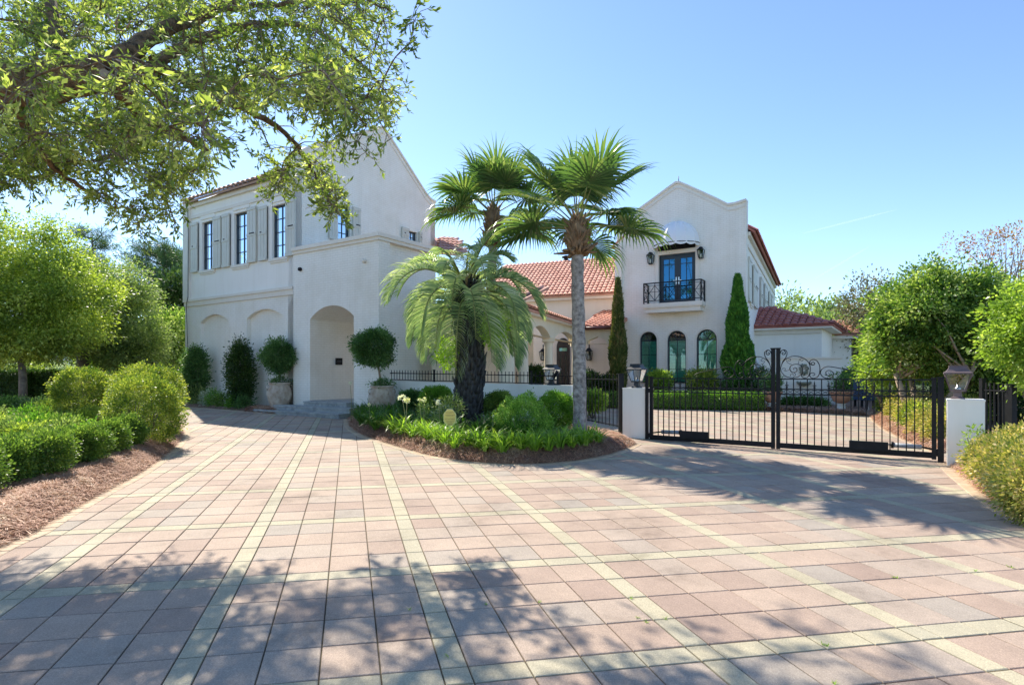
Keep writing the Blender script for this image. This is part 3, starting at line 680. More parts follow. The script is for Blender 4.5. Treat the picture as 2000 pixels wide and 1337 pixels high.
# gable wall
hs = [rect_window(F3, 660, 684, 402, 472, 2, 4, sh_l=(641, 656), sh_r=(687, 702), sill=False), rect_window(F3, 798, 814.5, 452, 474, 2, 2, sh_l=(783, 796.5), sh_r=(816.5, 822), sill=False, louvers=False)]
pk = F3.t(746); g = [(0, gb), (F3.t(850), gb), (F3.t(850), F3.z(850, 396)), (F3.t(841), F3.z(841, 391)), (F3.t(832), F3.z(832, 380)), (pk + .12, F3.z(748, 251)), (pk - .05, F3.z(744, 249)), (pk - .35, F3.z(735, 254)), (.45, F3.z(588, 289)), (.2, F3.z(583, 297)), (0, F3.z(580, 300))]
mb = MB(); slab(mb, F3, g, hs, 0, -.35); part('wall', mb, M['brick'], label='white brick gable wall')
mb = MB(); top = g[2:]
for i in range(len(top) - 1):
    (t0, z0), (t1, z1) = top[i], top[i + 1]
    for n0, n1, dz0, dz1 in ((.05, -.40, .0, .09), (.025, .0, -.22, -.17)):
        if n1 == .0: n1 = .001
        b_ = [F3.w(t0, n0, z0 + dz0), F3.w(t1, n0, z1 + dz0), F3.w(t1, n0, z1 + dz1), F3.w(t0, n0, z0 + dz1), F3.w(t0, n1, z0 + dz0), F3.w(t1, n1, z1 + dz0), F3.w(t1, n1, z1 + dz1), F3.w(t0, n1, z0 + dz1)]
        mb.add(b_, [(0, 1, 2, 3), (4, 7, 6, 5), (0, 4, 5, 1), (1, 5, 6, 2), (2, 6, 7, 3), (3, 7, 4, 0)])
part('coping', mb, M['trim'])
mb = MB(); fbox(mb, F1, tP - .12, tP + .0, -.3, .001, zb1, F3.z(580, 302)); part('wall_return', mb, M['brick'])
# entry block with the arched passage
T0 = F2.t(573); T1 = F2.t(740); zc = F2.z(740, 468); ztp = F2.z(740, 455)
ta, tb = F2.t(605.5), F2.t(691); zsp = F2.z(648, 620) ; zar = F2.z(648, 596)
floor_z = F2.z(690, 785) ; hp = seg_arch(ta, tb, -.5, zsp, zar - zsp)
mb = MB(); slab(mb, F2, rect(T0, T1, gb, zc), [hp], 0, -.45); part('wall', mb, M['brick'], label='brick front of the entrance block')
SD = F4.t(851)
mb = MB(); slab(mb, F4, rect(.45, SD, gb, zc), [], 0, -.3); part('wall', mb, M['brick'])
Fb = Fac(F4.w(SD, 0, 0).xy, U)
mb = MB(); slab(mb, Fb, rect(.3, T1 - T0 - .1, gb, zc), [rect(T1 - tb, T1 - ta, -.5, zsp)], 0, -.3); part('wall', mb, M['brick'])
mb = MB(); fbox(mb, F2, T0 - .0, T1 + .04, -SD - .04, .05, zc, zc + .10); fbox(mb, F2, T0, T1 + .08, -SD - .08, .10, zc + .10, ztp + .02); part('parapet_cap', mb, M['trim'])
mb = MB()   # inner walls and vault of the passage
Fi = Fac(F2.w(ta, -.45, 0).xy, V_); slab(mb, Fi, rect(0, SD - .75, -.5, zar + .2), [], 0, -.15)
Fj = Fac(F2.w(tb, -SD + .3, 0).xy, -V_); slab(mb, Fj, rect(0, SD - .75, -.5, zar + .2), [], 0, -.15)
part('passage_wall', mb, M['brick'])
mb = MB(); hd = hp[2:]; vs = []
for t, z in hd: vs += [F2.w(t, -.452, z), F2.w(t, -SD + .3, z)]
b0 = mb.add(vs, [(2 * i, 2 * i + 1, 2 * i + 3, 2 * i + 2) for i in range(len(hd) - 1)])
for i, (t, z) in enumerate(hd): mb.uv[b0 + 2 * i] = (0, i * .16); mb.uv[b0 + 2 * i + 1] = (SD - .75, i * .16)
part('passage_vault', mb, M['brick'])
mb = MB(); fbox(mb, F2, ta - .0, tb + .0, -SD - 1.5, -.08, gb, floor_z); part('passage_floor', mb, M['step'])
# plaque in the passage
tq0, tq1 = Fi.t(655), Fi.t(667); mb = MB(); fbox(mb, Fi, tq0, tq1, .002, .05, Fi.z(661, 712), Fi.z(661, 699)); plq = part('mail_slot', mb, M['iron'])
mb = MB(); fbox(mb, Fi, tq0 + .03, tq1 - .03, .051, .06, Fi.z(661, 707) , Fi.z(661, 703.5)); part('slot_flap', mb, M['frame'], plq)
# security camera and vent dots on the block
for px, py, m_, nm in ((588, 526, 'iron', 'door_light'), (713, 510, 'trim', 'wall_vent')):
    mb = MB(); t = F2.t(px); mb.lathe([(.05, 0), (.07, .03), (.06, .09), (.02, .11)], (0, 0, 0), 12); mm = MB(); mm.v = [F2.w(t + v[0], .0 + v[2], F2.z(px, py) + v[1]) for v in mb.v]; mm.f = mb.f; mm.mi = mb.mi; mm.sm = mb.sm
    part(nm, mm, M[m_])
# stone steps: each course is laid in blocks
gs = lambda px, py: G(px, py)
steps = empty('stone_steps', F2.w((ta + tb) / 2, .5, F2.gz((ta + tb) / 2, .5)), 'three grey stone steps leading up to the arched passage in the white house', 'steps')
zg = F2.gz(tb, .6); rise = (floor_z - zg) / 3
for k, (pxl, nn) in enumerate(((540, 1.02), (558, .64), (607, .26))):
    t0 = F2.t(pxl) + (.25 if k < 2 else .0); t1 = tb + (.55 if k < 2 else 0.0); n1 = nn; n0 = nn - (.40 if k < 2 else .36); z1 = zg + rise * (k + 1) - .01; z0 = z1 - rise
    if k == 2: t0 = ta + .02; t1 = tb - .02
    t = t0
    while t < t1 - .05:
        w = min(rnd.uniform(.45, .7), t1 - t); mb = MB(); fbox(mb, F2, t + .003, t + w - .003, n0 - .02, n1 + rnd.uniform(0, .01), z0 - .04, z1 - .045 - .004); o = part('block', mb, M['step'], steps)
        mb = MB(); fbox(mb, F2, t + .002, t + w - .002, n0 - .02, n1 + .03, z1 - .045, z1 + rnd.uniform(0, .004)); part('tread', mb, M['step'], steps); t += w
    mb = MB(); fbox(mb, F2, t0 + .02, t1 - .02, -.1, n0, z0 - .1, z1 - .02); part('fill', mb, M['step'], steps)
# ------------------------------------------------------------------ right wing
LW = (W2 - W1).length; zf = lambda px, py: F5.z(px, py)
op = [(0, gb), (LW, gb), (LW, zf(1456, 393)), (LW - .45, zf(1440, 399.5)), (LW - .7, zf(1428, 401)), (F5.t(1400), zf(1400, 391)), (F5.t(1345), zf(1345, 366)), (F5.t(1328), zf(1328, 359)), (F5.t(1320), zf(1320, 359)), (F5.t(1303), zf(1303, 371)), (F5.t(1275), zf(1275, 392)), (F5.t(1240), zf(1240, 417)), (F5.t(1230), zf(1230, 423)), (F5.t(1222), zf(1222, 426)), (0, zf(1205, 430))]
zwb = zf(1320, 748)
hw = [arch_window(F5, 1249.5, 1283, 647.5, zwb), arch_window(F5, 1303.5, 1340, 645.5, zwb), arch_window(F5, 1360.5, 1400, 643, zwb)]
dt0, dt1 = F5.t(1287), F5.t(1358.5); dz1 = zf(1323, 495); dz0 = zf(1323, 592)
mb = MB(); slab(mb, F5, op, hw + [rect(dt0, dt1, dz0, dz1)], 0, -.35); part('wall', mb, M['brick'], label='white brick front of the right wing with shaped parapet')
mb = MB(); top = op[2:]
for i in range(len(top) - 1):
    (t0, z0), (t1, z1) = top[i], top[i + 1]
    for n0, n1, a, b in ((.06, -.40, .0, .10), (.03, .001, -.20, -.15)):
        bb = [F5.w(t0, n0, z0 + a), F5.w(t1, n0, z1 + a), F5.w(t1, n0, z1 + b), F5.w(t0, n0, z0 + b), F5.w(t0, n1, z0 + a), F5.w(t1, n1, z1 + a), F5.w(t1, n1, z1 + b), F5.w(t0, n1, z0 + b)]
        mb.add(bb, [(0, 1, 2, 3), (4, 7, 6, 5), (0, 4, 5, 1), (1, 5, 6, 2), (2, 6, 7, 3), (3, 7, 4, 0)])
part('coping', mb, M['trim'])
mb = MB(); mb.tube([F5.w(F5.t(1324), -.1, zf(1324, 358)), F5.w(F5.t(1324), -.1, zf(1324, 343))], .015, 5); part('lightning_rod', mb, M['iron'])
# arched brick trims round the windows
for a, b, py in ((1249.5, 1283, 647.5), (1303.5, 1340, 645.5), (1360.5, 1400, 643)):
    t0, t1 = F5.t(a), F5.t(b); r = (t1 - t0) / 2; zs = F5.z((a + b) / 2, py) - r
    mb = MB(); slab(mb, F5, arch(t0 - .08, t1 + .08, zwb, zs, r + .08, 18), [arch(t0 - .002, t1 + .002, zwb + .003, zs, r + .002, 18)], .022, .001); mb.uv = {}; part('window_surround', mb, M['trim'])
# french doors
fd = empty('french_door', (0, 0, 0)); fd.parent = house; fd.location = F5.w((dt0 + dt1) / 2, 0, dz0) - Vector(house.location)
dw = (dt1 - dt0) / 2; st = .13
for k in (0, 1):
    a = dt0 + .04 + k * (dw - .04); b = a + dw - .04; f = MB()
    for q in ((a, a + st, dz0, dz1 - .06), (b - st, b, dz0, dz1 - .06), (a + st, b - st, dz0, dz0 + .16), (a + st, b - st, dz1 - .06 - st, dz1 - .06)): fbox(f, F5, q[0], q[1], -.16, -.10, q[2], q[3])
    c = (a + b) / 2; zz = dz0 + (dz1 - dz0) * .80
    fbox(f, F5, c - .012, c + .012, -.145, -.105, dz0 + .16, dz1 - .06 - st); fbox(f, F5, a + st, b - st, -.144, -.106, zz - .012, zz + .012)
    d_ = part('door_leaf', f, M['frame'], fd)
    p = MB(); fbox(p, F5, a + st, b - st, -.135, -.128, dz0 + .16, dz1 - .06 - st); part('door_pane', p, M['blueglass'], fd)
    x = b - .055 if k == 0 else a + .055; h = MB(); fbox(h, F5, x - .025, x + .025, -.10, -.085, dz0 + .80, dz0 + 1.12); h.bar(F5.w(x, -.07, dz0 + .98), F5.w(x + (-.12 if k == 0 else .12), -.06, dz0 + .98), .025); part('door_handle', h, M['steel'], fd)
f = MB()
for q in ((dt0, dt0 + .038, dz0, dz1), (dt1 - .038, dt1, dz0, dz1), (dt0 + .038, dt1 - .038, dz1 - .058, dz1)): fbox(f, F5, q[0], q[1], -.2, -.06, q[2], q[3])
part('door_frame', f, M['frame'], fd)
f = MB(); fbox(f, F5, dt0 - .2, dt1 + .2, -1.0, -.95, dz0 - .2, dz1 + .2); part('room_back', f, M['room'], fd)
f = MB()
for q in ((dt0 - .16, dt0 - .002, dz0, dz1 + .16), (dt1 + .002, dt1 + .16, dz0, dz1 + .16), (dt0 - .001, dt1 + .001, dz1 + .002, dz1 + .16)): fbox(f, F5, q[0], q[1], .001, .05, q[2], q[3])
part('door_surround', f, M['trim'])
# balcony
bt0, bt1 = dt0 - .52, dt1 + .42; BD = .62
zt_ = dz0 - .02
mb = MB(); fbox(mb, F5, bt0, bt1, .001, BD, zt_ - .16, zt_); fbox(mb, F5, bt0 + .08, bt1 - .08, .001, BD - .07, zt_ - .38, zt_ - .161); fbox(mb, F5, bt0 + .02, bt1 - .02, .001, BD - .02, zt_ - .20, zt_ - .159)
bal = part('balcony', mb, M['trim'])
r = MB(); zr0 = zt_ + .12; zr1 = zt_ + .86; e = .05; tc = (bt0 + bt1) / 2
cor = [(bt0 + e, .03), (bt0 + e, BD - e), (bt1 - e, BD - e), (bt1 - e, .03)]
for (a, b), (c, d) in zip(cor, cor[1:]):
    for zz, th in ((zr1, .045), (zr0, .028)): r.bar(F5.w(a, b, zz), F5.w(c, d, zz), th, th)
    n = 5 if abs(c - a) > 1 else 1
    for k in range(n):
        p0 = (a + (c - a) * k / n, b + (d - b) * k / n); p1 = (a + (c - a) * (k + 1) / n, b + (d - b) * (k + 1) / n); pm = ((p0[0] + p1[0]) / 2, (p0[1] + p1[1]) / 2)
        r.bar(F5.w(*p0, zr0), F5.w(*p1, zr1 - .1), .018); r.bar(F5.w(*p0, zr1 - .1), F5.w(*p1, zr0), .018); r.bar(F5.w(*p0, zr1 - .1), F5.w(*p1, zr1 - .1), .018)
        r.bar(F5.w(*p0, (zr0 + zr1) / 2), F5.w(*p1, (zr0 + zr1) / 2), .014)
        r.bar(F5.w(*p0, zr0), F5.w(*p0, zr1), .022)
for (a, b) in cor: r.bar(F5.w(a, b, zt_), F5.w(a, b, zr1 + .02), .05)
part('balcony_railing', r, M['iron'], bal)
# awning: a dome of eight gores with a scalloped valance
tcx = (F5.t(1278) + F5.t(1367)) / 2; rx = (F5.t(1367) - F5.t(1278)) / 2; za = zf(1322, 478); rz = zf(1322, 440) - za + .16; rd = .85
aw = MB(); ng = 7; NG = ng * 6; vs = []; rows = 9
for j in range(rows):
    ph = PI / 2 * j / (rows - 1)
    for i in range(NG + 1):
        th = PI * i / NG; g_ = (i % 6) / 6; bulge = 1 - .045 * math.sin(PI * g_)
        r_ = math.cos(ph) * bulge; vs.append(F5.w(tcx - rx * math.cos(th) * r_, .02 + rd * math.sin(th) * r_, za + rz * math.sin(ph) * bulge))
fs = [(j * (NG + 1) + i, j * (NG + 1) + i + 1, (j + 1) * (NG + 1) + i + 1, (j + 1) * (NG + 1) + i) for j in range(rows - 1) for i in range(NG)]
k0 = len(vs)
for i in range(NG + 1):
    th = PI * i / NG; sc = .10 + .05 * abs(math.sin(PI * i / 6)); v = vs[i]; vs.append(v - Vector((0, 0, sc)))
fs += [(k0 + i, k0 + i + 1, i + 1, i) for i in range(NG)]
aw.add(vs, fs, 0, False)
# fan-like skin closed at the wall
awn = part('awning', aw, M['awning']); md = awn.modifiers.new('thick', 'SOLIDIFY'); md.thickness = .012
aw = MB(); pts = [F5.w(tcx - rx * math.cos(PI * i / 16), .02 + (rd - .02) * math.sin(PI * i / 16), za - .03) for i in range(17)]; aw.tube(pts, .014, 6)
for i in range(1, 8): aw.bar(F5.w(tcx, .02, za + rz * .9), pts[i * 2], .012)
aw.box((0, 0, 0), (1, 1, 1), lambda x, y, z: F5.w(dt0 + x * (dt1 - dt0), .052 + y * .02, dz1 + .17 + z * .28)); part('awning_frame', aw, M['iron'], awn)
# side wall of the right wing
LS = F6.t(1513); zE = F6.z(1459, 447) - .1
wn_ = []
for a, b in ((1463.2, 1466.5), (1484.5, 1488.5), (1499.5, 1501.5)):
    pass
sw = []
for k, (pxa, pxb, sa, sb) in enumerate(((1464.5, 1468.5, (1459.5, 1464), (1469, 1476.5)), (1488, 1491, (1483.5, 1487.7), (1491.3, 1497)), (1503, 1504.5, (1500.5, 1502.8), (1504.8, 1507)))):
    zt2 = zE - 1.05; zb2 = zE - 2.75
    t0, t1 = F6.t(pxa), F6.t(pxb); pm = (pxa + pxb) / 2
    yb = HZ - (zb2 - HC) * F_PX / F6.y(F6.t(pm))
    rect_window(F6, pxa, pxb, 0, yb, 1, 3, zt=zt2, sh_l=sa, sh_r=sb, sill=True, louvers=False); sw.append(rect(t0, t1, F6.z(pm, yb), zt2))
mb = MB(); slab(mb, F6, rect(.36, LS, gb, zE), sw, 0, -.3); part('wall', mb, M['stucco'])
mb = MB(); fbox(mb, F6, .36, LS, .001, .05, zE - .6, zE - .5); fbox(mb, F6, .36, LS, .001, .12, zE - .15, zE - .002); part('cornice', mb, M['trim'])
nI = -LW; zrr = zE + 2.2
A = F6.w(.36, .3, zE + .02); B = F6.w(LS + .2, .3, zE + .02); C_ = F6.w(LS + .2, nI / 2, zrr); D_ = F6.w(.36, nI / 2, zrr)
tile_roof('roof', A, B, C_, D_, .30, .42, M['darkterra'], label='roof edge along the side of the right wing', over=.05)
mb = MB(); q = [D_, C_, F6.w(LS + .2, nI - .2, zE), F6.w(.36, nI - .2, zE)]; mb.add(q + [v - Vector((0, 0, .08)) for v in q], [(0, 1, 2, 3), (4, 7, 6, 5), (0, 4, 5, 1), (1, 5, 6, 2), (2, 6, 7, 3), (3, 7, 4, 0)]); part('roof', mb, M['terra'])
mb = MB(); Fw = Fac(F6.w(LS, nI, 0).xy, -F6.d); slab(mb, Fw, rect(0, LS - .2, gb, zE), [], 0, -.3); part('wall', mb, M['brick'])
mb = MB(); Fq = Fac(F6.w(LS, 0, 0).xy, -F6.n); slab(mb, Fq, [(0, gb), (LW, gb), (LW, zE), (LW, zE + 1.0), (LW * .5, zE + 2.8), (.6, zE + 1.1), (0, zE + 1.1)], [], .2, -.2); part('wall', mb, M['stucco'])
# ------------------------------------------------------------------ annex with hip roof
An = Fac((10.98, 26.6), -U); ax1 = An.t(1605); zea = 1.65 + 91 / 1150 * 25.4
mb = MB(); slab(mb, An, rect(-.5, ax1, gb, zea), [], 0, -.25); part('wall', mb, M['stucco'])
Ax = Fac(An.w(ax1, 0, 0).xy, V_); mb = MB(); slab(mb, Ax, rect(.25, 4.5, gb, zea), [], 0, -.25); part('wall', mb, M['stucco'])
mb = MB(); fbox(mb, An, -.5, ax1 + .0, .001, .12, zea - .30, zea - .12); fbox(mb, An, -.6, ax1 + .42, .001, .42, zea - .119, zea + .02); fbox(mb, Ax, .0, 5, .001, .42, zea - .118, zea + .019); part('eaves', mb, M['trim'])
A = An.w(-.6, .48, zea + .03); B = An.w(ax1 + .48, .48, zea + .03); rh = 1.55
C_ = An.w(.15, -2.2, zea + rh * .72); D_ = An.w(-.35, -2.2, zea + rh * .72)
tile_roof('roof', A, B, C_, D_, .30, .36, M['darkterra'], single=True, label='red tiled hip roof of the low annex', over=.04)
A2 = An.w(ax1 + .48, .48, zea + .03); B2 = An.w(ax1 + .48, -5, zea + .03); D2 = C_ + Vector((0, 0, 0)); C2 = An.w(.15, -5, zea + rh * .72)
tile_roof('roof', A2, B2, C2, D2, .30, .36, M['darkterra'])
mb = MB(); Fz = Fac(An.w(ax1 + .25, -4.6, 0).xy, -U)
fbox(mb, Fz, -.3, .55, -2, 0, gb, zea - .2); part('wall', mb, M['stucco'])
tile_roof('roof', Fz.w(-.6, .35, zea - .05), Fz.w(1.05, .35, zea - .2), Fz.w(.4, -2.0, zea + .7), Fz.w(-.6, -2.0, zea + .7), .3, .36, M['terra'])
mb = MB(); fbox(mb, Fz, -.5, .85, -2, .3, zea - .35, zea - .21); part('eaves', mb, M['trim'])
# ------------------------------------------------------------------ middle block, porch and gallery
E0 = at(1055, 582, 30.4); E1 = at(1206, 574, 28.9); d6 = (E1 - E0).xy.normalized(); FM = Fac(E0.xy, d6)
zm = E1.z; tR = FM.t(1215); tL = FM.t(940)
Rr = at(1203, 502.5, 32.3); bk = (Rr.xy - FM.p).dot(FM.n)
tile_roof('roof', FM.w(tL, .45, zm), FM.w(tR, .45, zm), FM.w(tR, bk, Rr.z), FM.w(tL, bk, Rr.z), .235, .30, M['terra'], label='main terracotta roof between the two wings')
mb = MB(); slab(mb, FM, rect(tL, tR, gb, zm - .02), [rect(FM.t(1091), FM.t(1111), .3, FM.z(1100, 685)), arch(FM.t(1000), FM.t(1020), .3, FM.z(1010, 690), .3)], 0, -.3); mb.uv = {}; part('wall', mb, M['pinkcream'], label='peach coloured wall under the main roof')
mb = MB(); fbox(mb, FM, tL, tR, .001, .3, zm - .2, zm - .03); part('eaves', mb, M['pinkcream'])
mb = MB(); slab(mb, Fac(FM.w(tR, bk * 2, 0).xy, -d6), rect(0, tR - tL, gb, zm - .02), [], 0, -.3); mb.uv = {}; part('wall', mb, M['pinkcream'])
q = [FM.w(tL, bk, Rr.z), FM.w(tR, bk, Rr.z), FM.w(tR, bk * 2, zm), FM.w(tL, bk * 2, zm)]; mb = MB(); mb.add(q + [v - Vector((0, 0, .08)) for v in q], [(0, 1, 2, 3), (4, 7, 6, 5), (0, 4, 5, 1), (1, 5, 6, 2), (2, 6, 7, 3), (3, 7, 4, 0)]); part('roof', mb, M['terra'])
mb = MB(); slab(mb, Fac(FM.w(tL, 0, 0).xy, -FM.n), [(0, gb), (-bk * 2, gb), (-bk * 2, zm), (-bk, Rr.z), (0, zm)], [], .02, -.2); mb.uv = {}; part('wall', mb, M['pinkcream'])
# door in the porch
a, b = FM.t(1088), FM.t(1113); zt_ = FM.z(1100, 660); mb = MB(); r_ = (b - a) / 2
slab(mb, FM, arch(a, b, .4, zt_ - .45, .45), [rect(a + .22, a + .48, .7, zt_ - .75), rect(b - .48, b - .22, .7, zt_ - .75), rect(a + .12, b - .12, zt_ - .66, zt_ - .5)], .07, .01); mb.uv = {}; dr = part('porch_door', mb, M['door'])
mb = MB(); fbox(mb, FM, a + .1, b - .1, .02, .03, .6, zt_ - .3); part('door_pane', mb, M['glass'], dr)
# porch front arm: beam with shallow arch, tiled lean-to roof, gutter
pA = at(1131, 641, 25.3); pB = at(1208, 638, 24.5); FP = Fac(pA.xy, (pB - pA).xy); zp = pA.z; tpr = FP.t(1203); ztr = FM.z(1200, 608)
bkp = (FM.w(FM.t(1170), 0, 0).xy - FP.p).dot(FP.n)
tile_roof('roof', FP.w(-.1, .15, zp), FP.w(tpr, .15, zp), FP.w(tpr, bkp, ztr), FP.w(-.1 - .4, bkp, ztr), .25, .33, M['terra'], label='lean-to tiled roof over the porch')
mb = MB(); mb.tube([FP.w(-.1, .25, zp - .03), FP.w(tpr, .25, zp - .03)], .075, 8); part('gutter', mb, M['gutter'])
zl = FP.z(1170, 655); mb = MB(); slab(mb, FP, rect(-.5, tpr, zl - .35, zp - .08), [[(.35, zl - .36), (tpr - .4, zl - .36), (tpr - .45, zl - .2), (tpr - .8, zl - .05), (tpr * .5, zl + .02), (.8, zl - .05), (.4, zl - .2)]], 0, -.3); mb.uv = {}; part('porch_beam', mb, M['cream'])
# gallery arm towards the left wing
ga = Vector((0.0, 17.6)); gbp = FP.w(0, 0, 0).xy; FG = Fac(ga, gbp - ga); gl = (gbp - ga).length
zgal = FG.z(1080, 621) - .02
def column(fac, t, n, z1, r=.17, label=None):
    c = fac.w(t, n, 0); zz = gz(c.y) - .05; m = MB()
    m.lathe([(r * 1.35, zz), (r * 1.35, zz + .14), (r * 1.1, zz + .2), (r, zz + .28), (r * .98, zz + 1.2), (r * .86, z1 - .30), (r * .86, z1 - .26), (r * .98, z1 - .22), (r * .9, z1 - .2), (r * 1.1, z1 - .14)], (c.x, c.y, 0), 20)
    q = r * 1.3; m.box((c.x - q, c.y - q, z1 - .14), (c.x + q, c.y + q, z1)); return part('column', m, M['cream'] if label is None else M['trim'], label=label)
cols = [(-.02, .24), (FG.t(1031), .17), (FG.t(1079), .17), (gl - .05, .16)]
zcap = FG.z(1079, 660)
for t, r_ in cols: column(FG, t, -.15, zcap, r_)
arches = []
for (t0, r0), (t1, r1) in zip(cols, cols[1:]):
    a = t0 + r0 + .06; b = t1 - r1 - .06; arches.append([(a, zcap - .01), (b, zcap - .01)] + seg_arch(a, b, 0, zcap + .0, min(.35, (b - a) * .3))[3:-1])
mb = MB(); slab(mb, FG, rect(-.3, gl + .1, zcap, zgal), arches, 0, -.3); mb.uv = {}; part('gallery_beam', mb, M['cream'])
mb = MB(); fbox(mb, FG, -.4, gl + .1, .001, .22, zgal - .12, zgal - .002); part('gallery_fascia', mb, M['trim'])
tile_roof('roof', FG.w(-.4, .3, zgal), FG.w(gl + .1, .3, zgal), FG.w(gl + .1, -1.7, zgal + .75), FG.w(-.4, -1.7, zgal + .75), .25, .33, M['terra'], label='narrow tiled roof of the arcaded gallery')
q = FG
mb = MB(); slab(mb, Fac(FG.w(-.4, -2.6, 0).xy, FG.d), rect(.6, gl + 2, gb, zgal - .1), [], 0, -.2); mb.uv = {}; part('wall', mb, M['cream'], label='cream back wall of the gallery')
# gallery front facing the camera, from the left wing to the corner column
g0 = F4.w(SD - .2, -.1, 0).xy; FH = Fac(g0, ga - g0); hl_ = (ga - g0).length
column(FH, .55, -.15, zcap, .2)
mb = MB(); slab(mb, FH, rect(0, hl_, zcap, zgal), [[(.85, zcap - .01), (hl_ - .3, zcap - .01)] + seg_arch(.85, hl_ - .3, 0, zcap, .4)[3:-1]], 0, -.3); mb.uv = {}; part('gallery_beam', mb, M['cream'])
tile_roof('roof', FH.w(-.1, .25, zgal), FH.w(hl_ + .2, .25, zgal), FH.w(hl_ + .2, -1.6, zgal + .75), FH.w(-.1, -1.6, zgal + .75), .25, .33, M['terra'])
q = F3
tile_roof('roof', at(849, 492, 24.2), at(905, 497, 23.4), at(890, 478, 26), at(849, 463, 26.6), .25, .33, M['terra'])
# chimney flue above the main roof
ch = at(1105.5, 513, 33.6); mb = MB(); mb.lathe([(.16, -.5), (.16, .1)], ch, 12); fl = part('flue', mb, M['trim']); mb = MB(); mb.lathe([(.2, .1), (.2, .16), (.12, .18), (.12, .26), (.24, .28), (.24, .36), (.05, .42)], ch, 12); part('flue_cap', mb, M['iron'], fl)
# ------------------------------------------------------------------ garden walls, piers, fences and the gate
wd = (Vector(wall_end) - Vector(wall_st)).normalized(); FW = Fac(wall_st, wd); WL = (Vector(wall_end) - Vector(wall_st)).length
zw = lambda t: 1.41 + (1.333 - 1.41) * t / WL
wall = empty('garden_wall', (wall_st[0], wall_st[1], gz(wall_st[1])), 'long low pale rendered wall behind the palms, topped by a black railing', 'wall')
mb = MB(); b_ = [(t, n, z) for t in (0, WL - .42) for n in (0, -.25) for z in (0, 1)]
def wallbox(t0, t1, n0, n1, top=0, bot=None):
    m = MB(); v = [FW.w(t0, n0, zw(t0) + top), FW.w(t1, n0, zw(t1) + top), FW.w(t1, n1, zw(t1) + top), FW.w(t0, n1, zw(t0) + top)]
    lo = [Vector((p.x, p.y, gz(p.y) - .2)) for p in v] if bot is None else [p - Vector((0, 0, bot)) for p in v]
    m.add(v + lo, [(0, 1, 2, 3), (4, 7, 6, 5), (0, 4, 5, 1), (1, 5, 6, 2), (2, 6, 7, 3), (3, 7, 4, 0)]); return m
part('wall_panel', wallbox(-.3, WL - .43, 0, -.25), M['wallstucco'], wall); part('end_pier', wallbox(WL - .429, WL, .03, -.30, .004), M['wallstucco'], wall)
def picket_run(root, fac, t0, t1, zlo, zhi, zr_lo, zr_hi, step=.115, ball=True, r=.008, named='picket'):
    """zlo.. functions of t"""
    n = int(abs(t1 - t0) / step); h = zhi(0) - zlo(0); m = MB(); m.box((-r, -r, 0), (r, r, h - .03))
    if ball: m.lathe([(.006, h - .03), (.015, h - .018), (.006, h + .0)], (0, 0, 0), 6); m.lathe([(.012, zr_hi(0) - zlo(0) + .012), (.013, zr_hi(0) - zlo(0) + .03)], (0, 0, 0), 6)
    me = m.mesh(named); me.materials.append(M['iron']); W0 = wloc(root)
    for k in range(1, n):
        t = t0 + (t1 - t0) * k / n; o = bpy.data.objects.new(named, me); COL.objects.link(o); o.parent = root; o.location = fac.w(t, 0, zlo(t)) - W0
    for zf_ in (zr_lo, zr_hi):
        m = MB(); m.bar(fac.w(t0, 0, zf_(t0)), fac.w(t1, 0, zf_(t1)), .024, .024); part('rail', m, M['iron'], root)
def post(root, p, z0, z1, w=.055, name='post'):
    m = MB(); m.box((p.x - w / 2, p.y - w / 2, z0), (p.x + w / 2, p.y + w / 2, z1)); m.box((p.x - w / 2 - .008, p.y - w / 2 - .008, z1), (p.x + w / 2 + .008, p.y + w / 2 + .008, z1 + .02)); part(name, m, M['iron'], root)
FR = Fac(FW.w(0, -.12, 0).xy, wd)
rail = empty('railing', FR.w(0, 0, zw(0)), 'black spiked iron railing standing on top of the low pale wall', 'railing')
tps = [FR.t(p) for p in (759.5, 848, 946, 1038, 1089)]
zz = lambda k: (lambda t: zw(t) + k)
ends = tps + [WL - .05]
for a, b in zip(ends, ends[1:]):
    if b - a > .15: picket_run(rail, FR, a, b, zz(.03), zz(.33), zz(.035), zz(.235), .112)
for t in tps: post(rail, FR.w(t, 0, 0), zw(t), zw(t) + .34)
def pier(label, px0, px1, base_px, base_py, ztop, dep):
    p = G(base_px, base_py); f = Fac(p.xy, gate_d); w = f.t(px1) - f.t(px0); t0 = f.t(px0); g = gz(p.y)
    o = empty('gate_pier', f.w(t0 + w / 2, -dep / 2, g), label, 'pier', 'rendered piers beside the drive gate')
    m = MB(); fbox(m, f, t0, t0 + w, -dep, 0, g - .25, ztop - .03); part('shaft', m, M['stucco'], o)
    m = MB(); fbox(m, f, t0 - .006, t0 + w + .006, -dep - .006, .006, ztop - .03, ztop); part('cap', m, M['stucco'], o)
    return f, t0, w
GLp, GRp = G(1263, 857), G(1838, 902); gate_d = (GRp - GLp).xy.normalized(); FT = Fac(GLp.xy, gate_d); GW = (GRp - GLp).xy.length
fl_, tl_, wl_ = pier('left white rendered gate pier with a black lantern on top, beside the island bed', 1216, 1262, 1262, 857, 1.325, .42)
fr_, tr_, wr_ = pier('right white rendered gate pier with a bronze lantern on top, behind golden shrubs', 1850, 1924, 1850, 909, 1.234, .42)
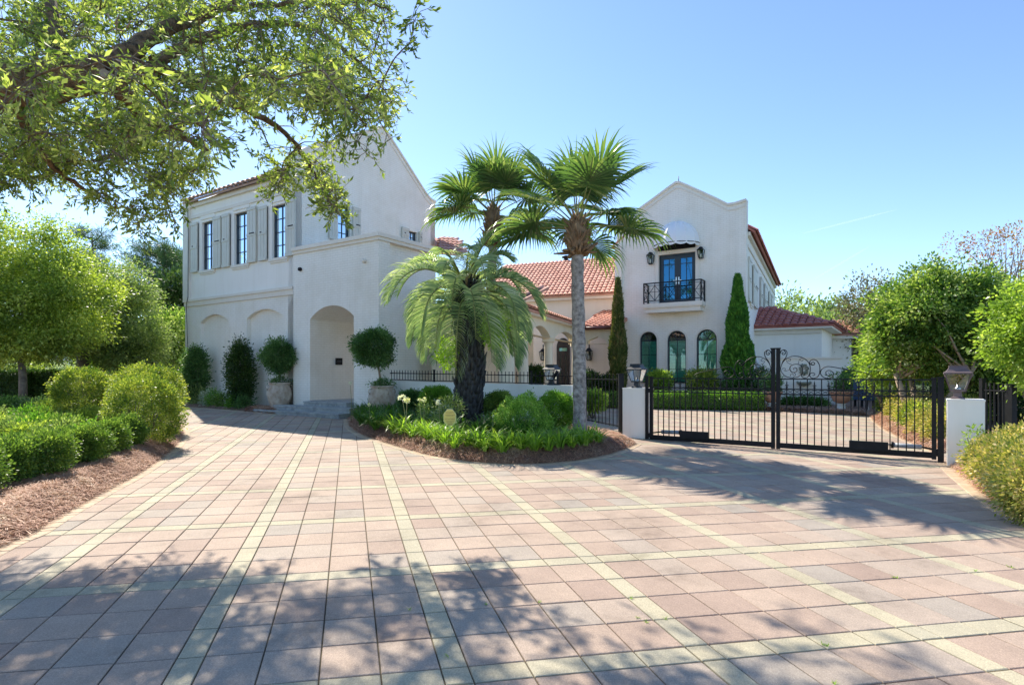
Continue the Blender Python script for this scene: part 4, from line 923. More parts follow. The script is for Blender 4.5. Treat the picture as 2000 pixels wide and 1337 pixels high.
def lamp(p, label, mat, s=1.0, rz=0.0):
    o = empty('pier_lantern', p, label, 'lantern', 'square lanterns on the walls by the gate', rz)
    def q(m, n, mt): return m.build(n, M[mt], o, False)
    k = math.sqrt(2) * s
    m = MB(); m.lathe([(.09 * k, 0), (.09 * k, .018 * s), (.055 * k, .04 * s), (.05 * k, .115 * s), (.10 * k, .125 * s), (.10 * k, .14 * s)], (0, 0, 0), 4, sq=True); q(m, 'base', mat)
    zb, zt, rb, rt = .14 * s, .405 * s, .095 * s, .172 * s
    m = MB()
    for sx, sy in ((1, 1), (1, -1), (-1, 1), (-1, -1)): m.bar((sx * rb, sy * rb, zb), (sx * rt, sy * rt, zt), .014 * s)
    for r_, z in ((rb, zb + .006), (rt, zt)):
        c = [(r_, r_), (-r_, r_), (-r_, -r_), (r_, -r_)]
        for a, b in zip(c, c[1:] + c[:1]): m.bar((*a, z), (*b, z), .014 * s)
    q(m, 'cage', mat)
    for k_ in range(4):
        a = k_ * PI / 2; R_ = Matrix.Rotation(a, 3, 'Z'); e = .94
        m = MB(); v = [R_ @ Vector(x) for x in ((-rb * e, rb * .97, zb), (rb * e, rb * .97, zb), (rt * e, rt * .97, zt), (-rt * e, rt * .97, zt))]; m.add(v, [(0, 1, 2, 3)]); q(m, 'pane', 'lampglass')
    m = MB(); m.lathe([(.045 * s, zb), (.045 * s, zb + .03 * s), (.02 * s, zb + .05 * s), (.012 * s, zb + .12 * s)], (0, 0, 0), 10); q(m, 'burner', 'steel')
    m = MB(); w = math.sqrt(2) * s
    m.lathe([(.185 * w, zt + .0), (.185 * w, zt + .016 * s), (.150 * w, zt + .04 * s), (.125 * w, zt + .075 * s), (.112 * w, zt + .115 * s), (.118 * w, zt + .12 * s), (.118 * w, zt + .13 * s)], (0, 0, 0), 4, sq=True); q(m, 'roof', mat)
    return o
ga_ = math.atan2(gate_d.y, gate_d.x)
lamp(fl_.w(tl_ + wl_ * .46, -.2, 1.325), 'black lantern standing on the left gate pier, in front of an arched window', 'lampiron', .98, ga_)
lamp(fr_.w(tr_ + wr_ * .30, -.2, 1.234), 'bronze lantern standing on the right gate pier', 'brownlamp', 1.0, ga_)
tw = FW.t(1074); lamp(FW.w(tw, -.10, zw(tw)), 'black lantern standing on the low wall left of the tall palm', 'lampiron', .98, math.atan2(wd.y, wd.x))
m_ = fl_; mb = MB(); tt = tl_ + wl_ * .42
# --- drive gate: two leaves
zT, zA, zB, zLo, zHi = 1.535, 1.345, 1.25, .235, .33
def leaf(label, t0, t1, mirror):
    g = empty('gate_leaf', FT.w((t0 + t1) / 2, 0, gz(FT.y((t0 + t1) / 2))), label, 'gate', 'leaves of the black drive gate'); W0 = wloc(g)
    meet, hinge = (t1, t0) if mirror else (t0, t1); sgn = -1 if mirror else 1
    m = MB(); fbox(m, FT, min(meet, meet + sgn * .065), max(meet, meet + sgn * .065), -.03, .03, zLo - .02, 2.10); fbox(m, FT, min(meet, meet + sgn * .065) - .01, max(meet, meet + sgn * .065) + .01, -.04, .04, 2.10, 2.125); part('meeting_stile', m, M['iron'], g)
    m = MB(); fbox(m, FT, min(hinge, hinge - sgn * .065), max(hinge, hinge - sgn * .065), -.03, .03, zLo - .02, zT + .02); fbox(m, FT, min(hinge, hinge - sgn * .065) - .008, max(hinge, hinge - sgn * .065) + .008, -.038, .038, zT + .02, zT + .04); part('hinge_stile', m, M['iron'], g)
    a, b = (t0 + .065, t1 - .065)
    for nm, z0, z1, w in (('bottom_rail', zLo, zHi, .025), ('top_rail', zT - .01, zT + .012, .014), ('mid_rail', zA - .012, zA + .012, .016), ('mid_rail', zB - .012, zB + .012, .016)):
        m = MB(); fbox(m, FT, a, b, -w, w, z0, z1); part(nm, m, M['iron'], g)
    n = 20; tall = MB(); tall.box((-.0085, -.0085, 0), (.0085, .0085, zT - zHi)); tm = tall.mesh('bar'); tm.materials.append(M['iron'])
    sh = MB(); sh.box((-.0085, -.0085, 0), (.0085, .0085, zA + .02 - zHi)); h = zA + .02 - zHi
    sh.lathe([(.016, h), (.022, h + .015), (.010, h + .035), (.020, h + .055), (.008, h + .07), (.013, h + .09), (.0, h + .15)], (0, 0, 0), 6); sh.box((-.03, -.006, h + .045), (.03, .006, h + .06))
    sm_ = sh.mesh('bar'); sm_.materials.append(M['iron'])
    x = MB(); dx = (b - a) / n; x.bar((0, .0, -.036), (dx, .0, .036), .008); x.bar((0, .0, .036), (dx, .0, -.036), .008); xm = x.mesh('lattice_cross'); xm.materials.append(M['iron'])
    for k in range(n):
        t = a + dx * k
        if k:
            kk = k if not mirror else n - k
            o = bpy.data.objects.new('bar', sm_ if kk % 2 else tm); COL.objects.link(o); o.parent = g; o.location = FT.w(t, 0, zHi) - W0; o.rotation_euler = (0, 0, ga_)
        o = bpy.data.objects.new('lattice_cross', xm); COL.objects.link(o); o.parent = g; o.location = FT.w(t, 0, (zA + zB) / 2) - W0; o.rotation_euler = (0, 0, ga_)
    # scrollwork, drawn as (distance from the meeting stile, height)
    def cv(pts, r=.0085, n=5):
        P = smooth([(FT.t(1400 + x / 6.08) - FT.t(1522.5), FT.z(1400 + x / 6.08, 670 + y / 6.08)) for x, y in pts], n=n)
        m = MB(); m.tube([FT.w(meet + sgn * (.065 + p[0]), 0, p[1]) for p in P], [r * (.55 + .45 * min(1, 3 * min(i, len(P) - 1 - i) / len(P) + .3)) for i in range(len(P))], 6); part('scroll', m, M['iron'], g)
    cv([(790, 118), (778, 108), (768, 116), (772, 130), (790, 134), (808, 120), (800, 92), (778, 80), (754, 96), (750, 115), (751, 122)][::-1])
    cv([(752, 108), (765, 86), (790, 78), (820, 92), (828, 122), (812, 170), (775, 220), (752, 290)])
    cv([(752, 292), (770, 240), (810, 192), (870, 160), (925, 153), (990, 164), (1050, 195), (1090, 240), (1103, 290), (1098, 350), (1075, 398), (1040, 414), (1008, 402), (998, 374), (1012, 358), (1034, 362), (1036, 378), (1024, 384)])
    cv([(752, 292), (762, 340), (800, 385), (850, 405), (900, 410), (955, 398), (1000, 360), (1012, 312), (995, 268), (955, 250), (905, 252), (868, 275), (862, 312), (885, 342), (920, 345), (945, 325), (940, 298), (918, 290), (903, 302), (912, 316)])
    cv([(1140, 250), (1128, 254), (1116, 246), (1120, 230), (1142, 226), (1156, 240), (1146, 256), (1118, 256), (1098, 236), (1102, 210), (1135, 194), (1175, 204), (1208, 250), (1218, 310), (1208, 370), (1180, 405), (1140, 416), (1108, 405), (1096, 378), (1110, 356), (1140, 352), (1158, 366), (1148, 382), (1130, 380)])
    cv([(1324, 362), (1334, 372), (1325, 382), (1304, 380), (1288, 360), (1292, 336), (1320, 322), (1356, 332), (1376, 364), (1360, 400), (1315, 418), (1262, 404), (1228, 368), (1226, 335), (1250, 300), (1300, 278), (1360, 280), (1450, 296), (1600, 322), (1750, 350), (1830, 390), (1800, 408), (1775, 395)])
    for q in ([(820, 200), (830, 225), (850, 240), (885, 252)], [(835, 208), (850, 213), (868, 204), (870, 190), (852, 184), (846, 194)], [(960, 252), (968, 215), (980, 185), (1010, 178)], [(1020, 190), (1010, 210), (990, 206), (985, 190)], [(862, 305), (840, 320), (810, 330), (785, 320)], [(770, 312), (782, 296), (805, 300), (808, 316), (795, 322)], [(905, 345), (925, 362), (920, 388), (898, 405)], [(875, 395), (868, 375), (885, 362), (903, 372), (898, 386)], [(1012, 300), (1040, 305), (1052, 318), (1075, 312), (1082, 292), (1068, 280), (1056, 290)]): cv(q, .005, 4)
    # operator arm along the foot
    def bx(x0, x1, n0, n1, z0, z1, nm, mt): m = MB(); fbox(m, FT, min(x0, x1), max(x0, x1), n0, n1, z0, z1); return part(nm, m, M[mt], g)
    L = t1 - t0; mid = (t0 + t1) / 2 + (-sgn) * .02
    hd = bx(mid, mid + sgn * .58, .03, .12, zHi - .02, zHi + .13, 'operator_cover', 'iron')
    m = MB(); m.tube([FT.w(mid + sgn * .5, -.10, zHi + .08), FT.w(hinge - sgn * .62, -.14, zHi + .07)], .014, 8); part('operator_rod', m, M['steel'], g)
    m = MB(); m.tube([FT.w(hinge - sgn * .62, -.14, zHi + .07), FT.w(hinge - sgn * .2, -.17, zHi + .06)], .042, 10); part('operator_tube', m, M['greyplastic'], g)
    m = MB(); m.tube([FT.w(hinge - sgn * .64, -.14, zHi + .07), FT.w(hinge - sgn * .60, -.14, zHi + .07)], .06, 10); m.bar(FT.w(hinge - sgn * .2, -.17, zHi + .06), FT.w(hinge + sgn * .06, -.12, zHi + .02), .03); part('operator_bracket', m, M['iron'], g)
    for z in (zB + .02, zHi - .02):
        m = MB(); fbox(m, FT, min(hinge, hinge + sgn * .07), max(hinge, hinge + sgn * .07), -.02, .02, z - .04, z + .05); part('hinge', m, M['iron'], g)
    return g
tc_ = FT.t(1515); tg0, tg1 = FT.t(1269.5), FT.t(1829)
leaf('left leaf of the black drive gate, hung beside the island bed', tg0, tc_ - .012, True)
leaf('right leaf of the black drive gate, hung beside the golden shrubs', tc_ + .012, tg1, False)
for px, w, lb in ((1263.5, .06, 'square black hinge post against the left gate pier'), (1837.5, .085, 'square black hinge post against the right gate pier')):
    t = FT.t(px); p = FT.w(t, 0, 0); o = empty('gate_post', (p.x, p.y, gz(p.y)), lb, 'post', 'hinge posts of the drive gate'); m = MB(); fbox(m, FT, t - w / 2, t + w / 2, -w / 2, w / 2, gz(p.y) - .1, zT + .03); part('shaft', m, M['iron'], o)
    m = MB(); fbox(m, FT, t - w / 2 - .008, t + w / 2 + .008, -w / 2 - .008, w / 2 + .008, zT + .031, zT + .05); part('post_cap', m, M['iron'], o)
# side gate between wall end and left pier
a = at(1144, 730, 15.2); b = at(1213, 730, 13.2); FS = Fac(a.xy, (b - a).xy); sl_ = (b - a).xy.length
sg = empty('side_gate', (a.x, a.y, gz(a.y)), 'narrow black iron side gate between the tall palm and the left gate pier', 'gate'); cz = lambda v: (lambda t: v)
picket_run(sg, FS, 0, sl_, cz(.42), cz(1.63), cz(.45), cz(1.5), .19, True, .009, 'bar'); post(sg, FS.w(0, 0, 0), gz(a.y), 1.63, .06); post(sg, FS.w(sl_, 0, 0), gz(b.y), 1.62, .11)
# fence right of the right pier
a = at(1919, 742, 12.2); b = at(1977, 757, 11.2); FQ = Fac(a.xy, (b - a).xy); ql = (b - a).xy.length
fe = empty('iron_fence', (a.x, a.y, gz(a.y)), 'black iron fence half hidden behind the right gate pier', 'fence')
picket_run(fe, FQ, 0, ql, cz(.25), cz(1.48), cz(.4), cz(1.3), .13, False, .014); post(fe, FQ.w(0, 0, 0), .1, 1.52, .085); post(fe, FQ.w(ql, 0, 0), .1, 1.42, .10)
c = at(1926, 760, 20); FQ2 = Fac(c.xy, (b - c).xy); q2 = (b - c).xy.length; picket_run(fe, FQ2, 0, q2, cz(.25), cz(1.25), cz(.4), cz(1.17), .13, False, .012)
# garden wall of the far court, with its ornament and urns
ga0 = at(1499, 697, 22.3); gb0 = at(1643, 697, 21.3); FY = Fac(ga0.xy, (gb0 - ga0).xy); yl = (gb0 - ga0).xy.length
cw = empty('court_wall', (ga0.x, ga0.y, gz(ga0.y)), 'cream rendered court wall seen through the right leaf of the gate', 'wall')
m = MB(); fbox(m, FY, -.1, yl, -.3, 0, 0, 2.16); part('wall_panel', m, M['stucco'], cw); m = MB(); fbox(m, FY, -.12, yl + .04, -.34, .04, 2.161, 2.23); part('coping', m, M['trim'], cw)
o = empty('wall_ornament', FY.w(FY.t(1570), 0, 1.5), 'cast scroll ornament like a fountain mask on the cream court wall', 'ornament'); m = MB(); c0 = FY.t(1570)
for k in range(7):
    a = 2 * PI * k / 7; m.tube([FY.w(c0 + .16 * math.cos(a + j * .5) * (1 - j * .16), .04, 1.78 + .22 * math.sin(a + j * .5) * (1 - j * .16)) for j in range(5)], [.03, .028, .024, .02, .014], 6)
m.tube([FY.w(c0 + .22 * math.cos(PI + PI * k / 10), .05, 1.35 + .10 * math.sin(PI + PI * k / 10)) for k in range(11)], .035, 6); part('scroll_relief', m, M['concrete'], o)
m = MB(); m.lathe([(.02, -.03), (.15, .0), (.24, .06), (.26, .12), (.2, .12)], FY.w(c0, .12, 1.2), 16); part('basin', m, M['concrete'], o)
def urn(p, label, s):
    o = empty('urn_planter', p, label, 'planter', 'clay urns on white feet in the far court')
    m = MB(); m.lathe([(.20 * s, 0), (.20 * s, .07 * s), (.13 * s, .10 * s), (.12 * s, .22 * s), (.17 * s, .27 * s)], (0, 0, 0), 18); m.build('foot', M['stucco'], o, False)
    m = MB(); m.lathe([(.12 * s, .27 * s), (.24 * s, .34 * s), (.31 * s, .50 * s), (.34 * s, .60 * s), (.38 * s, .62 * s), (.38 * s, .68 * s), (.32 * s, .68 * s), (.31 * s, .62 * s)], (0, 0, 0), 20); m.build('bowl', M['potclay'], o, False)
    m = leaf_mesh('foliage', *blob_pts((0, 0, .95 * s), (.34 * s, .34 * s, .34 * s), 50, 26, .07, 5, .2), .08, .45); link_mesh('foliage', m, M['deepleaf'], o, False)
p = G(1643, 803); urn(p, 'clay urn with a round green bush, seen through the right gate leaf', 1.0)
p = G(1507, 800); urn(p, 'clay urn with dark foliage, right behind the meeting stiles of the gate', .95)
p = G(1688, 800); o = empty('blue_bin', p, 'blue plastic bin with ribbed lid behind the right leaf of the gate', 'bin')
m = MB(); m.box((-.24, -.25, .35), (.24, .25, .98))
for k in range(5): m.box((-.21 + k * .1, -.262, .4), (-.17 + k * .1, -.251, .95))
m.build('body', M['blue'], o, False); m = MB(); m.lathe([(.36, .985), (.37, 1.02), (.33, 1.08), (.2, 1.1)], (0, 0, 0), 4, sq=True); m.build('lid', M['blue'], o, False)
m = MB()
for sx in (-.2, .2):
    for sy in (-.2, .2): m.box((sx - .03, sy - .03, 0), (sx + .03, sy + .03, .349))
m.build('frame', M['iron'], o, False)
p = at(1470, 690, 23.0); o = empty('furled_parasol', (p.x, p.y, gz(p.y)), 'furled pale parasol on a dark pole to the right of the large cypress', 'parasol')
m = MB(); m.tube([Vector((p.x, p.y, gz(p.y))), Vector((p.x - .03, p.y, 2.85))], .03, 8); part('pole', m, M['iron'], o)
m = MB(); m.tube([Vector((p.x + .02, p.y, 2.75)), Vector((p.x + .10, p.y, 2.3)), Vector((p.x + .24, p.y, 1.7)), Vector((p.x + .3, p.y, 1.3))], [.02, .06, .1, .07], 8, wob=.2); part('canopy', m, M['awning'], o)
# --- wall lanterns
def wall_lantern(fac, px, pyt, pyb, label, hook=False):
    t = fac.t(px); zt = fac.z(px, pyt); zb = fac.z(px, pyb); h = zt - zb; o = empty('wall_lantern', fac.w(t, .14, zb), label, 'lantern', 'black lanterns fixed to the house walls', math.atan2(fac.d.y, fac.d.x))
    q = math.sqrt(2)
    def b(m, n, mt): m.build(n, M[mt], o, False)
    r1, r2 = .15 * h, .24 * h
    m = MB(); m.lathe([(r1 * q * .9, 0), (r1 * q, .06 * h)], (0, 0, 0), 4, sq=True); m.lathe([(r2 * q * 1.15, .72 * h), (r2 * q * .8, .80 * h), (r2 * q * .55, .88 * h), (r2 * q * .5, .95 * h), (.02, h)], (0, 0, 0), 4, sq=True); b(m, 'roof', 'iron')
    m = MB()
    for sx, sy in ((1, 1), (1, -1), (-1, 1), (-1, -1)): m.bar((sx * r1, sy * r1, .06 * h), (sx * r2, sy * r2, .72 * h), .022)
    m.bar((0, 0, .9 * h), (0, .14, .9 * h), .03); m.box((-.05, .12, .1 * h), (.05, .139, .98 * h))
    if hook: m.tube([(0, 0, h), (0, .0, h * 1.25), (0, .05, h * 1.35), (0, .13, h * 1.2), (0, .13, h * .9)], .014, 6)
    b(m, 'cage', 'iron')
    for k in range(4):
        R_ = Matrix.Rotation(k * PI / 2, 3, 'Z'); m = MB(); m.add([R_ @ Vector(x) for x in ((-r1, r1, .06 * h), (r1, r1, .06 * h), (r2, r2, .72 * h), (-r2, r2, .72 * h))], [(0, 1, 2, 3)]); b(m, 'pane', 'lampglass')
    m = MB(); m.lathe([(.03, .06 * h), (.03, .3 * h), (.012, .42 * h)], (0, 0, 0), 8); b(m, 'candle', 'trim')
wall_lantern(F5, 1272.5, 493, 517, 'black lantern on the wall left of the balcony door')
wall_lantern(F5, 1370.5, 482.5, 506, 'black lantern on the wall right of the balcony door')
wall_lantern(FM, 1062, 681, 704, 'black hooked lantern on the porch wall left of the arched door', True)
wall_lantern(FM, 1151.5, 679, 704, 'black hooked lantern on the porch wall right of the tall palm trunk', True)
# ------------------------------------------------------------------ vegetation
def foliage_obj(name, P, D, L, W, mat, parent, **k): return link_mesh(name, leaf_mesh(name, P, D, L, W, **k), M[mat], parent)
def shrub(name, label, cat, c, r, mat, ncl=150, per=45, clr=.06, L=.05, W=.5, group=None, stem=True, seed=None, inner=.62, core=True, base=None, flat=-.9, bias=1.0, stemmat='greybark'):
    c = Vector(c); seed = seed if seed is not None else rnd.randrange(9999); g0 = gz(c.y) if base is None else base
    o = empty(name, (c.x, c.y, g0), label, cat, group)
    P, D = blob_pts(c, r, ncl, per, clr, seed, inner, flat, bias=bias, wk=.35); foliage_obj('foliage', P, D, L, W, mat, o)
    if stem:
        m = MB(); n = 4
        for k in range(n):
            a = 2 * PI * k / n + seed; e = c + Vector((math.cos(a) * r[0] * .5, math.sin(a) * r[1] * .5, r[2] * .1))
            s = Vector((c.x + math.cos(a) * .04, c.y + math.sin(a) * .04, g0)); m.tube([s, s.lerp(e, .5) + Vector((0, 0, r[2] * .1)), e], [.018 + r[0] * .015, .015, .006], 5)
            for q in range(3):
                b = a + rnd.uniform(-1, 1); f = c + Vector((math.cos(b) * r[0] * .8, math.sin(b) * r[1] * .8, rnd.uniform(-.3, .7) * r[2])); m.tube([s.lerp(e, .6), f], [.009, .004], 4)
        m.build('stem', M[stemmat], o)
    return o
# ---- left bed
S = shrub
S('round_shrub', 'big round golden-tipped bush at the near right end of the left bed', 'bush', at(282, 806, 11.2), (.67, .66, .68), 'goldleaf', 520, 60, .042, .036, .5, seed=3)
S('round_shrub', 'wide golden-topped bush behind the biggest round bush of the left bed', 'bush', at(285, 772, 13.4), (.78, .72, .70), 'goldleaf', 520, 52, .05, .042, .5, seed=4)
S('round_shrub', 'round dark bush with gold top, left of the biggest bush in the left bed', 'bush', at(160, 765, 14.0), (.60, .58, .58), 'goldleaf', 400, 52, .045, .042, .5, seed=5)
gl = 'low boxwood bushes along the edge of the left bed'
for k, (px, py, r) in enumerate([(-60, 1005, .30), (22, 972, .27), (88, 957, .30), (128, 935, .27), (168, 928, .28), (212, 908, .27), (248, 893, .27)]):
    r *= 1.0; p = G(px, py); p.z = gz(p.y) + .17 + r * 1.0
    lb = ['low boxwood outside the left edge of the row', 'low bright boxwood cut by the left edge of the photo'] + ['low bright boxwood third from the left along the bed edge', 'low boxwood bush in the middle of the row along the left bed', 'low boxwood with dark gap below, left of the browned one', 'boxwood beside the browned one in the edge row', 'boxwood at the right end of the row, beneath the big round bush']
    S('boxwood', lb[k], 'bush', p, (r, r, r * .9), 'boxleaf', 170, 60, .045, .032, .55, gl, seed=20 + k, stemmat='greybark')
p = G(222, 900); p.z = gz(p.y) + .38; S('withered_sprig', 'small browned sprig between two boxwood bushes in the left bed', 'dead sprig', p, (.09, .09, .16), 'redleaf', 20, 30, .03, .03, .4)
gl = 'leafy shrubs filling the middle of the left bed'; k = 0
for row, (Y, n, r) in enumerate(((8.9, 4, .36), (10.2, 5, .38), (11.8, 5, .40), (13.6, 6, .42), (16, 6, .5))):
    for i in range(n):
        px = -90 + (330 if row == 0 else 300) * (i + .5 * (row % 2)) / n + rnd.uniform(-12, 12)
        if row >= 2 and px > 205: continue
        x = (px - 1000) / F_PX * Y; rr = r * rnd.uniform(.62, .92); hh = .62 if row == 1 else .5
        S('bedding_shrub', '%s leafy shrub, %s from the left in the %s row behind the boxwoods' % (['bright green', 'yellowish green', 'soft green', 'lime green', 'grey green'][(row + i) % 5], ORD[i], ['nearest', 'second', 'third', 'fourth', 'farthest'][row]), 'bush', (x, Y + rnd.uniform(-.3, .3), gz(Y) + .15 + rr * .55), (rr, rr, rr * hh), ['brightleaf', 'boxleaf', 'softleaf', 'limeleaf', 'softleaf'][(row + i) % 5], 80, 50, .075, .06, .42, gl, seed=50 + k); k += 1
# dark clipped hedges at the back left
def hedge(label, a, b, w, h, mat, L=.06, n=9000, cat='hedge', group=None, z=None):
    a = Vector(a); b = Vector(b); d = (b - a); ln = d.length; d = d.normalized(); nn = Vector((-d.y, d.x)); o = empty('clipped_hedge', (a.x, a.y, gz(a.y)), label, cat, group)
    u = rng.random(n); s = rng.random(n); f = rng.random(n); c = w / (w + h * 2 + .001)
    T = u * ln; top = f < c * 1.3; N = np.where(top, (s - .5) * w, np.where(rng.random(n) < .6, -.5 * w, .5 * w)) + rng.normal(0, .03, n); Z = np.where(top, h, s * h) + rng.normal(0, .03, n)
    e = rng.random(n) < .12; T = np.where(e, np.where(rng.random(n) < .5, 0, ln), T); N = np.where(e, (rng.random(n) - .5) * w, N); Z = np.where(e, rng.random(n) * h, Z)
    X = a.x + d.x * T + nn.x * N; Y = a.y + d.y * T + nn.y * N; P = np.stack([X, Y, gz_np(Y) + Z], 1)
    D = np.stack([nn.x * np.sign(N) * .5, nn.y * np.sign(N) * .5, np.full(n, .5)], 1) + rng.normal(0, .6, (n, 3)); foliage_obj('foliage', P, D, L, .5, mat, o)
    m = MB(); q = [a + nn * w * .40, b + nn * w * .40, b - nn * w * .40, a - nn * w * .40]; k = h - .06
    m.add([(v.x, v.y, gz(v.y) + .08) for v in q] + [(v.x, v.y, gz(v.y) + k) for v in q], [(0, 1, 2, 3), (4, 7, 6, 5), (0, 4, 5, 1), (1, 5, 6, 2), (2, 6, 7, 3), (3, 7, 4, 0)]); part('inner_twigs', m, M['darkleaf'], o); return o  # solid dark-leaf box that closes the view through the hedge
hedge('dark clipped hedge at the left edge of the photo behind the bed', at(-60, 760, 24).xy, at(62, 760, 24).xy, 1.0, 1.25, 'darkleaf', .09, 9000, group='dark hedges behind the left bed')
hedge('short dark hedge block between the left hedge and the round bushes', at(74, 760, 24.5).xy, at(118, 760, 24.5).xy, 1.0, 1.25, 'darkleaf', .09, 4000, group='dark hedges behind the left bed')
# shrubs along the left house wall
def wallplant(label, px, pyt, w, mat, seed, h=None, n=420):
    t = F1.t(px); p = F1.w(t, .55, 0); zt = HC + (HZ - pyt) / F_PX * p.y; g0 = gz(p.y); hh = (zt - g0) / 2
    return S('columnar_shrub', label, 'bush', (p.x, p.y, g0 + hh + .05), (w, w * .8, hh * 1.05), mat, n, 32, .10, .075, .48, 'clipped columns against the white wall', seed=seed, flat=-.98, inner=.5)
wallplant('left clipped green column against the blind arch', 410, 682, .37, 'deepleaf', 301)
wallplant('right clipped green column next to the potted topiary', 497, 670, .40, 'darkleaf', 302)
gl = 'small plants at the foot of the left house wall'
for k, (px, pyt, mat) in enumerate(((372, 770, 'boxleaf'), (384, 765, 'boxleaf'), (422, 752, 'softleaf'), (447, 762, 'silver'), (458, 765, 'brightleaf'), (475, 772, 'boxleaf'), (498, 775, 'brightleaf'), (516, 778, 'deepleaf'))):
    t = F1.t(px); p = F1.w(t, .75, 0); zt = HC + (HZ - pyt) / F_PX * p.y; g0 = gz(p.y); hh = (zt - g0) / 2
    S('low_plant', '%s small plant from the left in the strip below the left house wall' % ORD[k], 'plant', (p.x, p.y, g0 + hh), (.24, .2, max(.16, hh)), mat, 40, 30, .07, .08, .25, gl, stem=False, seed=330 + k)
# potted topiaries
def topiary(label, p, s, cl, cr):
    g0 = p.z; o = empty('potted_topiary', p, label, 'potted tree', 'ball topiaries in big lime washed jars')
    m = MB(); m.lathe([(.20 * s, 0), (.24 * s, .05 * s), (.36 * s, .32 * s), (.43 * s, .58 * s), (.42 * s, .72 * s), (.34 * s, .90 * s), (.335 * s, .95 * s), (.38 * s, .98 * s), (.38 * s, 1.02 * s), (.31 * s, 1.02 * s), (.30 * s, .9 * s)], p, 28)
    for a in (.6, 2.2, 3.8, 5.4): m.tube([p + Vector((math.cos(a) * r * s, math.sin(a) * r * s, z * s)) for r, z in ((.36, .92), (.43, .90), (.45, .82), (.41, .76))], .022 * s, 6)
    m.build('jar', M['pot'], o)
    P, D = blob_pts(p + Vector((0, 0, 1.06 * s)), (.36 * s, .36 * s, .14 * s), 60, 26, .04, 8, .3); foliage_obj('underplanting', P, D, .05, .4, 'deepleaf', o)
    c = Vector(cl); m = MB(); m.tube([p + Vector((0, 0, .9 * s)), (p + Vector((0, 0, .9 * s))).lerp(c, .5) + Vector((.015, 0, 0)), c], [.035, .03, .028], 8)
    for k in range(7): a = k * .9; m.tube([c - Vector((0, 0, .1)), c + Vector((math.cos(a), math.sin(a), .5 * math.sin(a * 2) + .2)) * cr * .6], [.02, .006], 5)
    m.build('trunk', M['tanbark'], o)
    P, D = blob_pts(c, (cr, cr, cr * .9), 420, 34, .06, 9 + int(p.x), .55); foliage_obj('crown', P, D, .07, .38, 'deepleaf', o)
p = G(546, 806); p.x = (546 - 1000) / F_PX * 19.9; p.y = 19.9; p.z = gz(19.9); topiary('ball topiary in a big lime washed jar left of the stone steps', p, .95, at(545, 696, 19.9), .56)
p = at(746, 760, 17.2); p.z = gz(17.2) + .02; topiary('ball topiary in a big lime washed jar right of the arched passage', p, .93, at(731, 678, 17.0), .555)
# ---- island bed
for k, (px, py, Y, r, mat, lb) in enumerate(((803, 786, 16.0, .36, 'deepleaf', 'dark round boxwood by the topiary jar in the island bed'), (852, 781, 15.2, .40, 'brightleaf', 'round boxwood left of the feather palm trunk'), (974, 793, 13.8, .37, 'boxleaf', 'smallest round boxwood right of the feather palm, by the wall'), (1022, 822, 11.5, .56, 'ballleaf', 'largest pale flowering round bush in the island bed'), (1086, 803, 12.9, .46, 'brightleaf', 'round green boxwood just left of the tall palm trunk'))):
    S('ball_shrub', lb, 'bush', at(px, py, Y), (r, r, r * .92), mat, 520, 44, .032, .034, .55, 'round bushes in the island bed', seed=400 + k)
def blades(n, L, w, spread, g, lift=1.0, segs=5, rise=(.9, 1.6)):
    V = []; F = []
    for i in range(n):
        a = g.uniform(0, 2 * PI); e = g.uniform(*rise); l = L * g.uniform(.65, 1.1); r0 = g.uniform(0, spread * .25); x, y, z = math.cos(a) * r0, math.sin(a) * r0, 0.; s = (-math.sin(a), math.cos(a)); b = len(V); dl = l / segs; tw = g.uniform(-.3, .3)
        for k in range(segs + 1):
            ww = w * (1 - (k / segs) ** 2.2) * (.75 if k == 0 else 1) * .5 + .0006
            V += [(x - s[0] * ww, y - s[1] * ww, z), (x + s[0] * ww, y + s[1] * ww, z + ww * tw)]
            x += math.cos(a) * math.cos(e) * dl; y += math.sin(a) * math.cos(e) * dl; z += math.sin(e) * dl * lift; e -= g.uniform(.18, .5)
        F += [(b + 2 * k, b + 2 * k + 1, b + 2 * k + 3, b + 2 * k + 2) for k in range(segs)]
    return V, F
def clump_meshes(name, n, L, w, mat, cnt=5, **k):
    out = []
    for i in range(cnt):
        V, F = blades(n, L, w, .3, random.Random(100 + i), **k); me = np_mesh(name, V, F); me.materials.append(M[mat]); out.append(me)
    return out
lily = clump_meshes('daylily_clump', 44, .52, .028, 'lily'); aga = clump_meshes('agapanthus_clump', 44, .55, .034, 'lilydark')
fb = [Vector(p) for p in front_bed]
def inward(x0, x1, d0, d1, n, meshes, name, label, cat, group, sc=(.8, 1.15), px_label=None):
    k = 0; tries = 0
    while k < n and tries < 4000:
        tries += 1; i = rnd.randrange(len(fb)); q = fb[i]; px = 1000 + q.x / q.y * F_PX
        if not (x0 <= px <= x1): continue
        t = (fb[min(i + 1, len(fb) - 1)] - fb[max(i - 1, 0)]).normalized(); nn = Vector((-t.y, t.x)); p = q + nn * rnd.uniform(d0, d1) + t * rnd.uniform(-.1, .1)
        if not inpoly(p.x, p.y, bed_c) or any((p - o_).length < .21 for o_ in placed): continue
        placed.append(p); s = rnd.uniform(*sc); o = bpy.data.objects.new(name, rnd.choice(meshes)); COL.objects.link(o); o.location = (p.x, p.y, gz(p.y) + min(.16, distpoly(p.x, p.y, bed_c) * .55)); o.rotation_euler = (0, 0, rnd.uniform(0, 6.28)); o.scale = (s, s, s)
        if px_label and px > 1000: tag(o, px_label[1], cat, px_label[2])
        else: tag(o, label, cat, group)
        k += 1
placed = []
